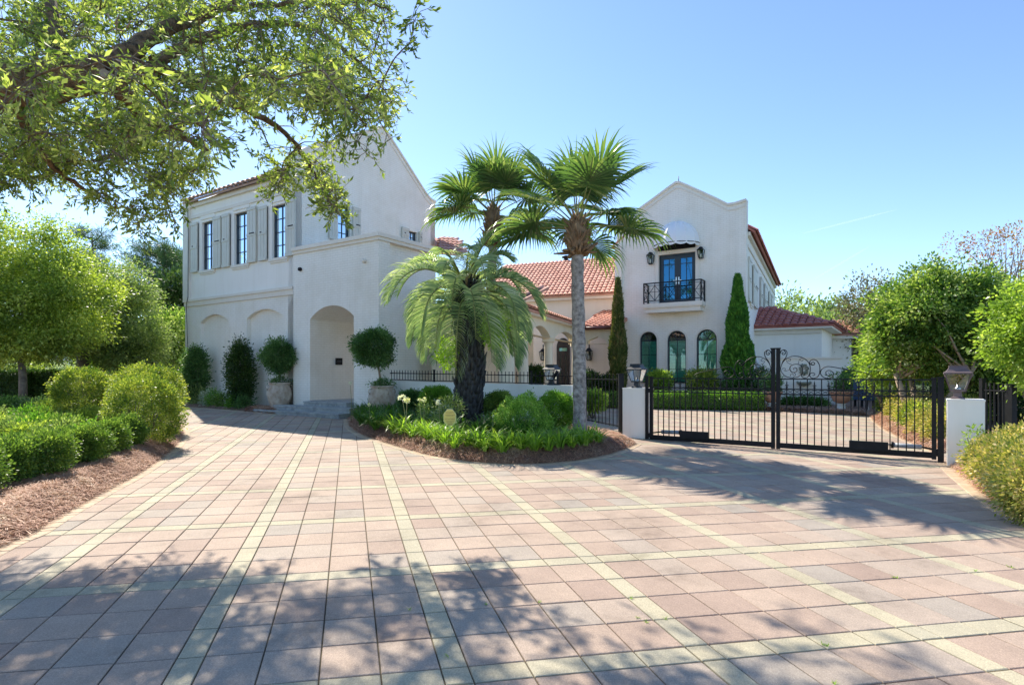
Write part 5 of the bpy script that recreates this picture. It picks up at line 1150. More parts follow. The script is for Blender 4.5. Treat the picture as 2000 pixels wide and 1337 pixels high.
inward(725, 1215, .26, .48, 30, lily, 'daylily_clump', 'bright strappy daylily clump around the yellow sign at the island bed front', 'daylily', 'daylily clumps round the yellow sign', (.85, 1.1), (0, 'bright strappy daylily clump in front of the round bushes of the island bed', 'daylily clumps in front of the round bushes'))
inward(745, 1200, .48, .85, 30, lily, 'daylily_clump', 'bright strappy daylily clump around the yellow sign at the island bed front', 'daylily', 'daylily clumps round the yellow sign', (.75, 1.0), (0, 'bright strappy daylily clump in front of the round bushes of the island bed', 'daylily clumps in front of the round bushes'))
inward(680, 800, .22, 1.6, 34, aga, 'agapanthus_clump', 'dark strap-leaved clump at the shaded left end of the island bed', 'agapanthus', 'agapanthus clumps at the left end of the island bed')
inward(800, 980, 1.25, 2.3, 20, aga, 'agapanthus_clump', 'dark strap-leaved clump in the middle of the island bed near the feather palm', 'agapanthus', 'agapanthus clumps round the feather palm')
inward(1000, 1215, 1.25, 1.7, 10, lily, 'daylily_clump', 'bright strappy daylily clump near the tall palm trunk', 'daylily', 'daylily clumps near the tall palm trunk')
inward(680, 745, .2, .9, 12, aga, 'agapanthus_clump', 'dark strap-leaved clump at the shaded left end of the island bed', 'agapanthus', 'agapanthus clumps at the left end of the island bed')
for k, (px, py) in enumerate(((835, 800), (868, 800), (960, 822), (985, 830), (880, 790))):
    S('silver_plant', 'silvery grey-green leafy plant beside the feather palm trunk', 'plant', at(px, py + 14, 12.8 + (k % 2) * .6), (.2, .2, .3), 'silver' if k % 2 else 'softleaf', 40, 24, .07, .075, .2, 'silvery plants round the feather palm', stem=False, seed=500 + k)
# agapanthus flowers on stalks
fl_label = {'flower': 'pale agapanthus flower head on a tall stalk', 'flowercream': 'cream agapanthus flower head on a tall stalk'}
for k, (px, py, Y, base_py, big, mt, lb) in enumerate(((786, 777, 11.9, 860, 1.2, 'flower', 'largest pale agapanthus bloom, left one of the pair'), (795, 781, 11.6, 865, 1.0, 'flowercream', 'cream agapanthus bloom touching the largest pale one'), (721, 790, 13.5, 830, .6, 'flowercream', 'small cream bloom at the far left of the island bed'), (819, 780, 12.3, 850, .5, 'flowercream', 'closed cream bud left of the cream bloom in the bed middle'), (828, 780, 12.1, 855, .8, 'flowercream', 'cream bloom between the closed bud and the yellow sign'), (857, 785, 12.0, 860, .9, 'flower', 'pinkish bloom above the yellow sign'), (684, 748, 15.6, 800, .8, 'flower', 'pale bloom in front of the passage, tallest in the bed'), (1003, 818, 10.9, 885, .3, 'flowercream', 'thin flower stalk in bud before the largest bush'), (963, 812, 11.0, 880, .3, 'flowercream', 'thin flower stalk in bud left of the largest bush'))):
    p = at(px, py, Y); b = Vector((p.x + rnd.uniform(-.12, .12), p.y + .05, gz(p.y) + .1)); o = empty('agapanthus_flower', b, lb, 'flower', 'agapanthus flowers in the island bed')
    m = MB(); m.tube([b, b.lerp(p, .5) + Vector((.02, 0, 0)), p], [.007, .006, .005], 5); m.build('stalk', M['petiole'], o)
    P, D = blob_pts(p, (.028 * big,) * 3, 26, 4, .004, k, .8, bias=2); foliage_obj('flower_head', P, D, .045 * big, .4, mt, o)
# yellow security sign
p = at(878.5, 815, 11.2); o = empty('security_sign', (p.x, p.y, gz(p.y) + .1), 'yellow octagonal security sign on a white stake among the daylilies', 'sign')
M['yellow'] = rough_mat('yellow_sign', (.72, .55, .14), (.76, .60, .17), 8, .5, 60, .03); M['signrim'] = rough_mat('pale_yellow_rim', (.80, .76, .35), (.82, .78, .38), 8, .5, 60, .03); M['signtext'] = rough_mat('brown_sign_print', (.30, .16, .05), (.34, .19, .07), 8, .6, 60, .03)
oc = lambda w, h: [(w * x, h * z) for x, z in ((-.42, -1), (.42, -1), (1, -.45), (1, .45), (.42, 1), (-.42, 1), (-1, .45), (-1, -.45))]
fS = Fac((p.x, p.y), (1, .05)); hw_, hh_ = .118, .158
m = MB(); slab(m, fS, [(a, p.z + b) for a, b in oc(hw_, hh_)], [], .006, -.006); m.uv = {}; part('sign_board', m, M['signrim'], o)
m = MB(); slab(m, fS, [(a, p.z + b) for a, b in oc(hw_ * .92, hh_ * .94)], [], .0085, .0065); m.uv = {}; part('sign_face', m, M['yellow'], o)
for txt, sz, dz in (('SECURITY', .036, .092), ('PROTECTED BY', .022, .045), ('850-267-2822', .033, -.028), ('SYSTEMS', .024, -.072), ('SECURITY', .018, -.11)):
    if txt in ('PROTECTED BY', 'SYSTEMS') or dz == -.11: pass
    cu = bpy.data.curves.new('lettering', 'FONT'); cu.body = txt; cu.size = sz; cu.align_x = 'CENTER'; cu.align_y = 'CENTER'; cu.extrude = .0006
    if txt in ('PROTECTED BY', 'SYSTEMS') or dz == -.11:
        continue
    tc2 = bpy.data.objects.new('lettering', cu); COL.objects.link(tc2); bpy.context.view_layer.update(); me = bpy.data.meshes.new_from_object(tc2); bpy.data.objects.remove(tc2); me.materials.clear(); me.materials.append(M['signtext'])
    t_ = bpy.data.objects.new('lettering', me); COL.objects.link(t_); t_.parent = o
    t_.location = fS.w(0, .0095, p.z + dz) - Vector(o.location); t_.rotation_euler = (PI / 2, 0, math.atan2(fS.d.y, fS.d.x))
for dz, w in ((.05, .17), (.036, .12), (-.07, .13), (-.092, .10), (-.12, .07)):   # lines of print too small to read in the photograph
    x = -w / 2
    while x < w / 2:
        l = rnd.uniform(.008, .02); m = MB(); fbox(m, fS, x, x + l, .0088, .0095, p.z + dz - .004, p.z + dz + .004); part('fine_print', m, M['signtext'], o); x += l + .005
m = MB(); m.box((p.x - .010, p.y + .012, gz(p.y)), (p.x + .010, p.y + .022, p.z)); part('stake', m, M['stucco'], o)
# ---- behind the gate
hedge('low clipped box hedge in front of the arched windows', G(1262, 797).xy, G(1490, 801).xy, .7, .56, 'brightleaf', .05, 15000, group='low box hedges in the far court')
hedge('low clipped box hedge seen through the side gate', G(1150, 795).xy, G(1214, 796).xy, .7, .52, 'boxleaf', .05, 5000, group='low box hedges in the far court')
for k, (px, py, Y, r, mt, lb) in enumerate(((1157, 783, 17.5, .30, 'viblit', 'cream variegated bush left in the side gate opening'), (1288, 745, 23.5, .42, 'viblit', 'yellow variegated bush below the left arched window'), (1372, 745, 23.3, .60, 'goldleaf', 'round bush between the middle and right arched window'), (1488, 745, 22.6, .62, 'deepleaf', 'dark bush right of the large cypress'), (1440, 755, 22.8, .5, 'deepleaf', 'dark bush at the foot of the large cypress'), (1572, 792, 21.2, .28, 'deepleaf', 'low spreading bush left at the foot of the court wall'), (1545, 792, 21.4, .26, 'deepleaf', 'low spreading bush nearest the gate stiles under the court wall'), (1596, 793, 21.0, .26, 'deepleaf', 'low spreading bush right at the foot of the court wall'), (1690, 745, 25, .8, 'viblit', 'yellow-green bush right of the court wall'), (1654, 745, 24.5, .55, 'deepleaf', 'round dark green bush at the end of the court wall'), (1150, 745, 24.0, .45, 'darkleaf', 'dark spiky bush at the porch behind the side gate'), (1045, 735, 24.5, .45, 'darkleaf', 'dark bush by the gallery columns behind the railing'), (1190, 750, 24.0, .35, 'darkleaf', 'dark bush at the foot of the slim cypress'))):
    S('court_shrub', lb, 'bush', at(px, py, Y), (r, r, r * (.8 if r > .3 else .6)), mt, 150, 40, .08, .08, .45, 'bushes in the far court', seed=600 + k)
def cypress(label, px, pyt, pyb, Y, w, mat, n, seed, trunk=True):
    p = at(px, pyb, Y); zt = at(px, pyt, Y).z; g0 = gz(Y); o = empty('italian_cypress', (p.x, p.y, g0), label, 'cypress', 'italian cypresses against the right wing'); g = np.random.default_rng(seed)
    z = g.random(n) ** .85; prof = np.clip((1 - z) * 1.45 + .03, 0, 1) ** .8 * (0.72 + .28 * np.minimum(1, z * 3.5)); a = g.uniform(0, 2 * PI, n)
    strand = np.floor(a / (2 * PI) * 17); rr = w * prof * (.72 + .28 * np.sin(strand * 2.7 + z * 9 + seed) ** 2) * (.75 + .25 * g.random(n) ** .4)
    H = zt - g0 - .15; P = np.stack([p.x + rr * np.cos(a), p.y + rr * np.sin(a), g0 + .15 + z * H * (1 - .04 * g.random(n))], 1)
    D = np.stack([np.cos(a) * .35, np.sin(a) * .35, np.ones(n)], 1) + g.normal(0, .22, (n, 3)); foliage_obj('foliage', P, D, .15, .28, mat, o)
    m = MB(); m.tube([Vector((p.x, p.y, g0)), Vector((p.x, p.y, g0 + H * .5)), Vector((p.x, p.y, g0 + H * .93))], [.10, w * .45, .03], 8); part('inner_branches', m, M['darkleaf'], o)  # solid dark-leaf spindle that closes the view through the foliage
cypress('slim cypress with browned flanks left of the arched windows', 1207, 546, 760, 23.8, .36, 'cypressold', 26000, 1)
cypress('broad dense green cypress right of the arched windows', 1441, 539, 760, 22.9, .60, 'cypress', 40000, 2)
# ---- right side planting
gl = 'golden variegated shrubs behind the gate'
for k, (px, py, r) in enumerate(((1722, 812, .42), (1738, 822, .42), (1755, 835, .42), (1775, 845, .42), (1792, 857, .40), (1812, 868, .36), (1830, 858, .42), (1760, 812, .5), (1800, 828, .5), (1850, 835, .5))):
    p = G(px, py); p.x += .35; p.z = gz(p.y) + r * .75; S('golden_shrub', 'golden variegated shrub behind the right gate leaf, %s counting from the far court' % ORD[k], 'bush', p, (r, r, r * .85), 'abelia' if k % 3 else 'goldleaf', 170, 34, .065, .055, .5, gl, seed=700 + k)
gl = 'golden shrubs in front of the right gate pier'
for k, (px, py, r, lb) in enumerate(((1925, 898, .34, 'golden shrub touching the front of the right gate pier'), (1962, 925, .40, 'golden shrub in the middle of the right front bed'), (2000, 950, .45, 'golden shrub cut by the right edge of the photo'), (2020, 905, .5, 'golden shrub at the right edge behind the nearest one'), (1975, 895, .42, 'golden shrub behind the others, below the black fence'), (2025, 985, .42, 'nearest golden shrub at the right edge of the photo'))):
    p = G(px, py + 40); p.z = gz(p.y) + r * .8; p.x += .15; S('golden_shrub', lb, 'bush', p, (r, r, r * .8), 'abelia', 230, 40, .055, .045, .5, gl, seed=730 + k)
p = at(1905, 862, 8.9); S('sprig', 'thin leafy sprig rising in front of the right gate pier', 'sprig', p, (.16, .1, .22), 'viblit', 22, 16, .03, .05, .45, base=gz(8.9))
def tree(name, label, cat, base, blobs, mat, leafL, trunk_r, trunkmat='greybark', group=None, seed=1, W=.5, per=40, limbs=True, stems=1, lean=(0, 0), inner=.45, bias=.8, airy=()):
    """blobs: list of (center, radii, clumps, clump radius)"""
    base = Vector(base); o = empty(name, base, label, cat, group); m = MB(); g = random.Random(seed)
    blobs_ = [(a[0], a[1]) for a in airy] + [(b[0], b[1]) for b in blobs]; cs = [Vector(b[0]) for b in blobs_]; cc = sum(cs, Vector()) / len(cs)
    for s in range(stems):
        a = 2 * PI * s / max(1, stems); off = Vector((math.cos(a), math.sin(a), 0)) * trunk_r * (2.2 if stems > 1 else 0); fk = base.lerp(cc, .55) + off * (6 if stems > 1 else 0); fk.z = base.z + (cc.z - base.z) * .6
        mid = (base + off).lerp(fk, .5) + Vector((g.uniform(-.1, .1), g.uniform(-.1, .1), 0)) * (1 + trunk_r * 3)
        m.tube([base + off - Vector((0, 0, .1)), mid, fk], [trunk_r * 1.25, trunk_r, trunk_r * .75], 9, wob=.08)
        if limbs:
            for c, r in zip(cs, [b[1] for b in blobs_]):
                for q in range(4):
                    e = c + Vector((g.uniform(-.7, .7) * r[0], g.uniform(-.7, .7) * r[1], g.uniform(-.4, .6) * r[2])); md = fk.lerp(e, .5) + Vector((0, 0, .12 * r[2])); m.tube([fk.lerp(mid, g.uniform(0, .3)), md, e], [trunk_r * .4, trunk_r * .22, trunk_r * .07], 6, wob=.06)
    m.build('trunk', M[trunkmat], o); Ps = []; Ds = []
    for k, (c, r, n, cr) in enumerate(blobs):
        P, D = blob_pts(c, r, n, per, cr, seed + k, inner, bias=bias); Ps.append(P); Ds.append(D)
    for a in airy: P, D = puffs(*a); Ps.append(P); Ds.append(D)
    foliage_obj('crown', np.concatenate(Ps), np.concatenate(Ds), leafL, W, mat, o); return o
A_ = lambda px, py, Y: tuple(at(px, py, Y))
tree('viburnum_tree', 'large dense flowering tree with several stems behind the right gate pier', 'tree', G(1808, 830), [(A_(1880, 700, 16.2), (1.2, .7, .6), 160, .18)], 'vibleaf', .10, .085, 'tanbark', seed=800, stems=4, per=40, airy=((A_(1845, 615, 15.6), (1.9, 1.3, 1.35), 1300, 40, .12, 11, -.25), (A_(1925, 660, 15.2), (1.1, 1.0, 1.2), 600, 40, .12, 12, -.25), (A_(1775, 640, 15.8), (.95, .9, 1.0), 460, 40, .12, 13, -.25), (A_(1840, 690, 15.6), (1.5, .9, .6), 420, 40, .12, 14, -.25)))
tree('light_viburnum', 'bright green leafy shrub left of the large flowering tree', 'bush', G(1735, 812), [], 'viblit', .09, .05, seed=810, stems=2, airy=((A_(1732, 695, 17.5), (.72, .7, 1.05), 330, 40, .11, 15, -.2),))
tree('side_viburnum', 'bright yellow-green leaning shrub cut by the right edge of the photo', 'bush', G(2060, 850), [], 'viblit', .08, .05, seed=820, stems=2, airy=((A_(2025, 650, 11.2), (.85, .7, 1.1), 460, 38, .10, 16, -.2),))
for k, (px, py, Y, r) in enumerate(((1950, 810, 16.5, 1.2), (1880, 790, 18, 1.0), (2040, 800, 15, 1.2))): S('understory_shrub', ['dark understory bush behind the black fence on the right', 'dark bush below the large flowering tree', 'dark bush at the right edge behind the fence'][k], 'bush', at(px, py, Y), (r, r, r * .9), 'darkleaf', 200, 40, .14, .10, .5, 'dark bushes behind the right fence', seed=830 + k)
tree('crape_myrtle', 'sparse red-tinged tree rising above the flowering tree on the right', 'tree', (19.5, 23.5, gz(23.5)), [(A_(1960, 505, 23.5), (1.8, 1.5, 1.1), 70, .16), (A_(1915, 480, 23.5), (1.2, 1, .7), 30, .12), (A_(1990, 470, 23.5), (1.3, 1, .9), 36, .14)], 'redleaf', .10, .06, 'greybark', seed=840, stems=3, per=14)
tree('olive_like_tree', 'grey brown thin-leaved tree right of the low annex', 'tree', (18.6, 29, gz(29)), [(A_(1695, 600, 29), (1.3, 1.3, 1.4), 130, .25), (A_(1690, 665, 29), (1.4, 1.3, 1.0), 130, .25), (A_(1715, 640, 29), (1.2, 1.2, 1.6), 110, .25)], 'greyleaf', .14, .10, 'greybark', seed=850, stems=3, per=26)
gl = 'distant trees beyond the right wing'
for k, (px, py, Y, r) in enumerate(((1560, 640, 60, 3.2), (1600, 660, 55, 2.6), (1630, 640, 58, 2.4), (1535, 625, 70, 3.2), (1660, 690, 50, 3.0), (1730, 660, 60, 4), (1800, 640, 60, 5), (1900, 640, 60, 5), (2010, 640, 55, 5))):
    tree('distant_tree', 'distant hazy green tree beyond the red-roofed annex, %s of its line' % ORD[k], 'tree', (*at(px, 700, Y).xy, gz(Y)), [(A_(px, py, Y), (r, r, r * .9), 90, r * .2)], 'softleaf', .4, .2, group=gl, seed=860 + k, per=24)
# ---- left background
tree('yellow_green_tree', 'big yellow-green leafy tree at the left edge', 'tree', (*at(45, 740, 21).xy, gz(21)), [], 'limeleaf', .10, .12, 'greybark', seed=900, airy=((A_(15, 545, 21), (2.8, 2.2, 2.6), 1100, 40, .17, 1), (A_(110, 575, 20.5), (1.9, 1.6, 1.9), 620, 40, .16, 2), (A_(-50, 600, 20), (2.2, 1.6, 2.0), 420, 40, .17, 3), (A_(60, 655, 20.5), (2.6, 1.5, .75), 420, 40, .15, 7)))
tree('grey_green_tree', 'grey-green rounded tree with a pale trunk, right of the yellow-green one', 'tree', (*at(141, 740, 25).xy, gz(25)), [], 'softleaf', .115, .22, 'tanbark', seed=910, airy=((A_(205, 590, 25.2), (2.0, 1.9, 2.2), 720, 40, .18, 4), (A_(170, 650, 24.6), (1.9, 1.6, 1.3), 420, 40, .17, 5)))
tree('slate_trunk_tree', 'tree with a slate grey trunk standing right of the pale trunk', 'tree', (*at(168, 740, 24).xy, gz(24)), [], 'limeleaf', .11, .22, 'greybark', seed=920, airy=((A_(150, 590, 24), (1.5, 1.2, 1.3), 200, 40, .17, 6),))
gl = 'leafy trees beside the left wing'
tree('crape_tree', 'pale green leafy small tree in front of the beige neighbour house', 'tree', (*at(275, 740, 24.5).xy, gz(24.5)), [(A_(275, 668, 24.5), (1.25, 1.1, .95), 260, .2), (A_(245, 695, 24), (1.1, .9, .6), 150, .2)], 'softleaf', .12, .07, group=gl, seed=930, per=34, stems=2)
tree('crape_tree', 'green leafy small tree touching the outer corner of the left wing', 'tree', (*at(335, 740, 27).xy, gz(27)), [(A_(338, 650, 27), (1.2, 1.1, .9), 220, .22), (A_(345, 700, 27), (1.1, 1, .9), 200, .2)], 'vibleaf', .13, .07, group=gl, seed=935, per=34, stems=2)
tree('magnolia', 'dark glossy tree directly behind the outer corner of the left wing', 'tree', (*at(352, 740, 33).xy, gz(33)), [(A_(352, 600, 33), (1.0, 1.1, 1.9), 230, .25)], 'darkleaf', .22, .12, seed=940, per=26)
def pine(label, px, Y, py_top, crown, seed, tr=.25):
    b = at(px, 740, Y); g0 = gz(Y); zt = at(px, py_top, Y).z; o = empty('pine_tree', (b.x, b.y, g0), label, 'pine', 'tall pines behind the neighbour house'); g = random.Random(seed); m = MB()
    m.tube([Vector((b.x, b.y, g0)), Vector((b.x + .2, b.y, g0 + (zt - g0) * .5)), Vector((b.x + .1, b.y, zt))], [tr, tr * .8, tr * .2], 8); Ps = []; Ds = []
    for k in range(crown[2]):
        z = zt - (zt - g0) * crown[1] * g.random() ** 1.2; a = g.uniform(0, 6.28); l = crown[0] * (1.05 - .4 * (zt - z < 1.5)) * g.uniform(.5, 1); e = Vector((b.x + math.cos(a) * l, b.y + math.sin(a) * l, z + l * .25)); s = Vector((b.x + .1, b.y, z - l * .15))
        m.tube([s, s.lerp(e, .5) - Vector((0, 0, .1)), e], [tr * .28, tr * .18, .03], 5)
        for f in (.55, .8, 1.0):
            c = s.lerp(e, f); P, D = blob_pts(c, (.75, .75, .32), 14, 20, .16, g.randrange(9999), .2); Ps.append(P); Ds.append(D)
    m.build('trunk', M['greybark'], o); foliage_obj('crown', np.concatenate(Ps), np.concatenate(Ds), .34, .10, 'pineleaf', o)
pine('largest spreading pine between the grey-green tree and the left wing', 318, 55, 492, (4.0, .50, 34), 1, .38)
pine('thin pine left of the largest pine', 292, 60, 520, (2.8, .45, 20), 2)
pine('thin pine touching the outer corner of the left wing', 350, 62, 505, (3.0, .45, 20), 3)
pine('pine behind the crown of the grey-green tree', 178, 58, 460, (3.2, .45, 22), 4)
# neighbours
nh = empty('neighbour_house', (*at(320, 740, 40).xy, gz(40)), 'beige neighbour house with a hipped tile roof between the trees', 'house')
fN = Fac(at(262, 700, 40).xy, (1, .15)); wN = 5.6; zN = at(300, 660, 40).z - .2
m = MB(); slab(m, fN, rect(0, wN, -.5, zN), [rect(.9, 1.15, 2.2, 3.3), rect(2.2, 2.8, 1.5, 3.0)], 0, -.3); m.uv = {}; part('wall', m, M['cream'], nh)
m = MB(); fbox(m, fN, 1.4, 3.6, .3, .75, -.5, zN + .9); fbox(m, fN, .2, 5, -4, -.31, -.5, zN - .1); part('wall', m, M['cream'], nh)
zq = zN + .9
for tt in (.95, 2.5): m = MB(); fbox(m, fN, tt - .05, tt + .4, -.2, -.15, 1.6, 3.2); part('window', m, M['frame'], nh)
m = MB(); v = [fN.w(1.1, 1.1, zq), fN.w(4.2, 1.1, zq), fN.w(5.2, -3.2, zq), fN.w(.6, -3.2, zq), fN.w(2.4, -1.2, zq + 1.25), fN.w(3.2, -1.2, zq + 1.25)]; v += [x - Vector((0, 0, .14)) for x in v[:4]]
m.add(v, [(0, 1, 5, 4), (1, 2, 5), (2, 3, 4, 5), (3, 0, 4), (6, 9, 8, 7), (0, 6, 7, 1), (1, 7, 8, 2), (2, 8, 9, 3), (3, 9, 6, 0)]); part('roof', m, M['paleroof'], nh)
m = MB(); fbox(m, fN, 1.15, 4.15, -.2, 1.05, zq - .5, zq - .141); part('eaves', m, M['trim'], nh)
nh = empty('white_house', (*at(140, 740, 50).xy, gz(50)), 'distant white house glimpsed between the two tree trunks', 'house'); fN = Fac(at(85, 700, 50).xy, (1, 0))
m = MB(); slab(m, fN, rect(0, 6, -.5, 3.6), [rect(1, 1.8, 1.2, 2.6), rect(3.8, 4.6, 1.2, 2.6)], 0, -.3); m.uv = {}; part('wall', m, M['stucco'], nh)
for tt in (1, 3.8): m = MB(); fbox(m, fN, tt + .04, tt + .76, -.2, -.15, 1.24, 2.56); part('window', m, M['frame'], nh)
m = MB(); v = [fN.w(-.6, .6, 3.6), fN.w(6.6, .6, 3.6), fN.w(6.6, -6, 3.6), fN.w(-.6, -6, 3.6), fN.w(1.6, -2.7, 5.4), fN.w(4.4, -2.7, 5.4)]; m.add(v, [(0, 1, 5, 4), (1, 2, 5), (2, 3, 4, 5), (3, 0, 4), (0, 3, 2, 1)]); part('roof', m, M['paleroof'], nh)
# far-off wood closing the horizon
def wood(label, items, mat, L, seed):
    Ps = []; Ds = []
    for k, (px, py, Y, r, n) in enumerate(items):
        P, D = blob_pts(A_(px, py, Y), (r, r, r * .8), n, 26, r * .16, seed + k, .3); Ps.append(P); Ds.append(D)
    o = foliage_obj('far_wood', np.concatenate(Ps), np.concatenate(Ds), L, .5, mat, None); tag(o, label, 'wood', kind='stuff')
wood('far-off mass of green trees closing the view at the left', [(x, 700 + (x * 37) % 22, 62 + (x * 13) % 18, 4.2, 90) for x in range(-160, 380, 36)], 'softleaf', .45, 1000)
wood('far-off mass of green trees closing the view at the right', [(x, 700 + (x * 31) % 20, 48 + (x * 17) % 14, 3.4, 80) for x in range(1640, 2180, 45)], 'softleaf', .4, 1100)
gl = 'mixed garden shrubs beyond the left hedges'
for k, (px, py, r, mt) in enumerate(((20, 715, .9, 'softleaf'), (70, 722, .8, 'limeleaf'), (110, 728, .7, 'redleaf'), (135, 728, .7, 'silver'), (165, 724, .8, 'softleaf'), (195, 720, .8, 'viblit'), (225, 722, .9, 'greyleaf'), (255, 722, .9, 'vibleaf'), (-20, 715, 1, 'silver'), (300, 722, .9, 'vibleaf'), (335, 725, .9, 'softleaf'), (185, 700, 1.0, 'darkleaf'))):
    Y = 26 + (k * 7) % 5 + (3 if k == 11 else 0); S('garden_shrub', 'loose garden shrub under the trees beyond the dark left hedges, %s of the mixed group' % ORD[k], 'bush', at(px, py + 8, Y), (r, r, r * .7), mt, 110, 32, .15, .12, .45, gl, seed=1200 + k)

# thin vapour trails high in the sky
mv = bpy.data.materials.new('vapour'); mv.use_nodes = True; nt = mv.node_tree; nt.nodes.clear(); o_ = nod(nt, 'ShaderNodeOutputMaterial'); a_ = nod(nt, 'ShaderNodeBsdfTransparent'); b_ = nod(nt, 'ShaderNodeBsdfTranslucent'); b_.inputs[0].default_value = (.9, .92, .95, 1); x_ = nod(nt, 'ShaderNodeMixShader'); x_.inputs[0].default_value = .03
nt.links.new(a_.outputs[0], x_.inputs[1]); nt.links.new(b_.outputs[0], x_.inputs[2]); nt.links.new(x_.outputs[0], o_.inputs[0])
for k, (p, q, r_) in enumerate((((1568, 456), (1752, 409), 2.4), ((1590, 545), (1700, 480), 2.2))):
    a = at(*p, 1500); b = at(*q, 1500); m = MB(); m.tube([a, a.lerp(b, .3), a.lerp(b, .7), b], [r_ * .4, r_, r_ * 1.1, r_ * .3], 10); o = m.build('contrail', mv); rebase(o, a); tag(o, ['faint upper white vapour trail in the blue sky right of the right wing', 'faintest vapour trail, lower one in the blue sky'][k], 'contrail')
# ------------------------------------------------------------------ palms
def vn(v): return v / (np.linalg.norm(v) + 1e-9)
def strip(V, F, pts, widths, side):
    b = len(V)
    for p, w, s in zip(pts, widths, side): V.append(p - s * w * .5); V.append(p + s * w * .5)
    for k in range(len(pts) - 1): F.append((b + 2 * k, b + 2 * k + 1, b + 2 * k + 3, b + 2 * k + 2))
def fan_frond(root, base, az, el, pet, Rb, g, mat='sabal', n=46, old=0.0):
    """sabal leaf: long stalk, arched midrib, pleated fan of segments that split and droop at the tips"""
    base = np.array(base, float); d = np.array([math.cos(az) * math.cos(el), math.sin(az) * math.cos(el), math.sin(el)]); up = np.array([0, 0, 1.]); side = vn(np.cross(d, up)); pts = [base]; p = base.copy(); dd = d.copy()
    for k in range(6): dd = vn(dd - up * (.035 + old * .05)); p = p + dd * pet / 6; pts.append(p.copy())
    m = MB(); m.tube([Vector(q) for q in pts], [.022, .018, .016, .014, .013, .012, .010], 5); m.build('stalk', M['petiole'], root)
    V = []; F = []; nrm0 = vn(np.cross(side, dd)); hast = p.copy(); roll = g.uniform(-.35, .35); side = vn(side * math.cos(roll) + nrm0 * math.sin(roll)); nrm0 = vn(np.cross(side, dd)); prev = None; rim = []
    for i in range(n):
        u = (i + .5) / n * 2 - 1; th = u * R(128) ; fold = .42 * abs(u) ** .8 + (.05 if i % 2 else -.05)
        # segments leave the curved midrib farther out the more central they are
        cen = (1 - abs(u)); st = hast + dd * (.30 * Rb * cen) - up * (.10 * Rb * cen ** 2)
        sd = vn(dd * math.cos(th) + side * math.sin(th) + nrm0 * fold * .8 - up * .25 * cen); L = Rb * (.72 + .28 * math.cos(th * .6)) * g.uniform(.93, 1.04); sw = vn(np.cross(sd, nrm0)); sw = vn(sw + nrm0 * (.5 if i % 2 else -.5))
        q = st.copy(); P = [q.copy()]; S = [sw]; v = sd.copy(); ns = 6
        for k in range(ns):
            dr = (.0 if k < 2 else .07 + .10 * (k - 2)) * g.uniform(.5, 1.6) * (1 + old * 1.5); v = vn(v - up * dr); q = q + v * L / ns; P.append(q.copy()); S.append(sw)
        wmax = L * .50 * 2 * R(128) / n * 1.25; W = [wmax * .3, wmax * .7, wmax * 1.1, wmax * 1.15, wmax * .62, wmax * .30, .001]
        strip(V, F, P, W, S)
    link_mesh('fan', np_mesh('fan', V, F), M[mat], root, True)
def sabal(label, bx, Y, pts, cr, seed, nf, bootlen=.75, tr=.155):
    """pts: trunk axis as photo points at depth Y"""
    ax = [at(px, py, Y) for px, py in pts]; ax[0].z = gz(Y) - .05; o = empty('cabbage_palm', (ax[0].x, Y, gz(Y)), label, 'palm tree', 'tall cabbage palms'); g = random.Random(seed)
    P = smooth3(ax, 8); m = MB(); n = len(P); m.tube(P, [tr * (1.18 - .28 * min(1, i / (n * .12))) if i < n * .12 else tr * (.90 + .05 * math.sin(i * 1.9)) * (1 - .12 * i / n) for i in range(n)], 18, wob=.035); m.build('trunk', M['palmtrunk'], o)
    top = P[-1]; zb = top.z - bootlen
    bm = MB()   # boots: dead leaf bases hugging the top of the trunk
    for r in range(15):
        z = zb + bootlen * r / 15; c = min(P, key=lambda q: abs(q.z - z)); rad = tr * (.85 + .9 * math.sin(PI * min(1, (r + 3) / 14)) ** .8)
        for k in range(9):
            a = 2 * PI * (k + .5 * (r % 2)) / 9 + g.uniform(-.15, .15); d = Vector((math.cos(a), math.sin(a), 0)); l = g.uniform(.14, .30) * (1.4 if r < 3 and g.random() < .4 else 1); s = Vector((c.x, c.y, z)) + d * rad * .6; e = s + d * l * g.uniform(.35, .9) + Vector((0, 0, l * g.uniform(.3, .9) if r > 2 else l * g.uniform(-.3, .5))); bm.tube([s, s.lerp(e, .5) + Vector((0, 0, -.01)), e], [.042, .030, .012], 4)
    bm.lathe([(tr * .9, zb - top.z - .02), (tr * 1.4, zb - top.z + .2), (tr * 1.5, -.25), (tr * .9, -.02), (.03, .15)], top, 12); bm.build('leaf_boots', M['boot'], o)
    for k in range(nf):
        f = (k + .5) / nf; el = R(86 - 80 * f ** .9) + g.uniform(-.1, .1); az = k * 2.39996 + g.uniform(-.25, .25) + seed
        if math.sin(az) < -.55 and el < .7: az += 1.15 if math.cos(az) > 0 else -1.15
        if math.sin(az) > .8 and el < .0: el = .3
        pet = cr * g.uniform(.42, .58) * (1 if f > .15 else .8); fan_frond(o, top + Vector((math.cos(az) * .05, math.sin(az) * .05, -.25 * f)), az, el, pet, cr * g.uniform(.54, .64), g, old=max(0, f - .55))
    for k in range(5):   # a few dry threads and stalks
        az = g.uniform(0, 6.28); s = top + Vector((math.cos(az) * tr, math.sin(az) * tr, -.4)); e = s + Vector((math.cos(az) * .55, math.sin(az) * .55, g.uniform(-.35, .1))); q = MB(); q.tube([s, s.lerp(e, .5) + Vector((0, 0, .08)), e], [.012, .008, .003], 4); q.build('dry_stalk', M['deadleaf'], o)
    return o, top
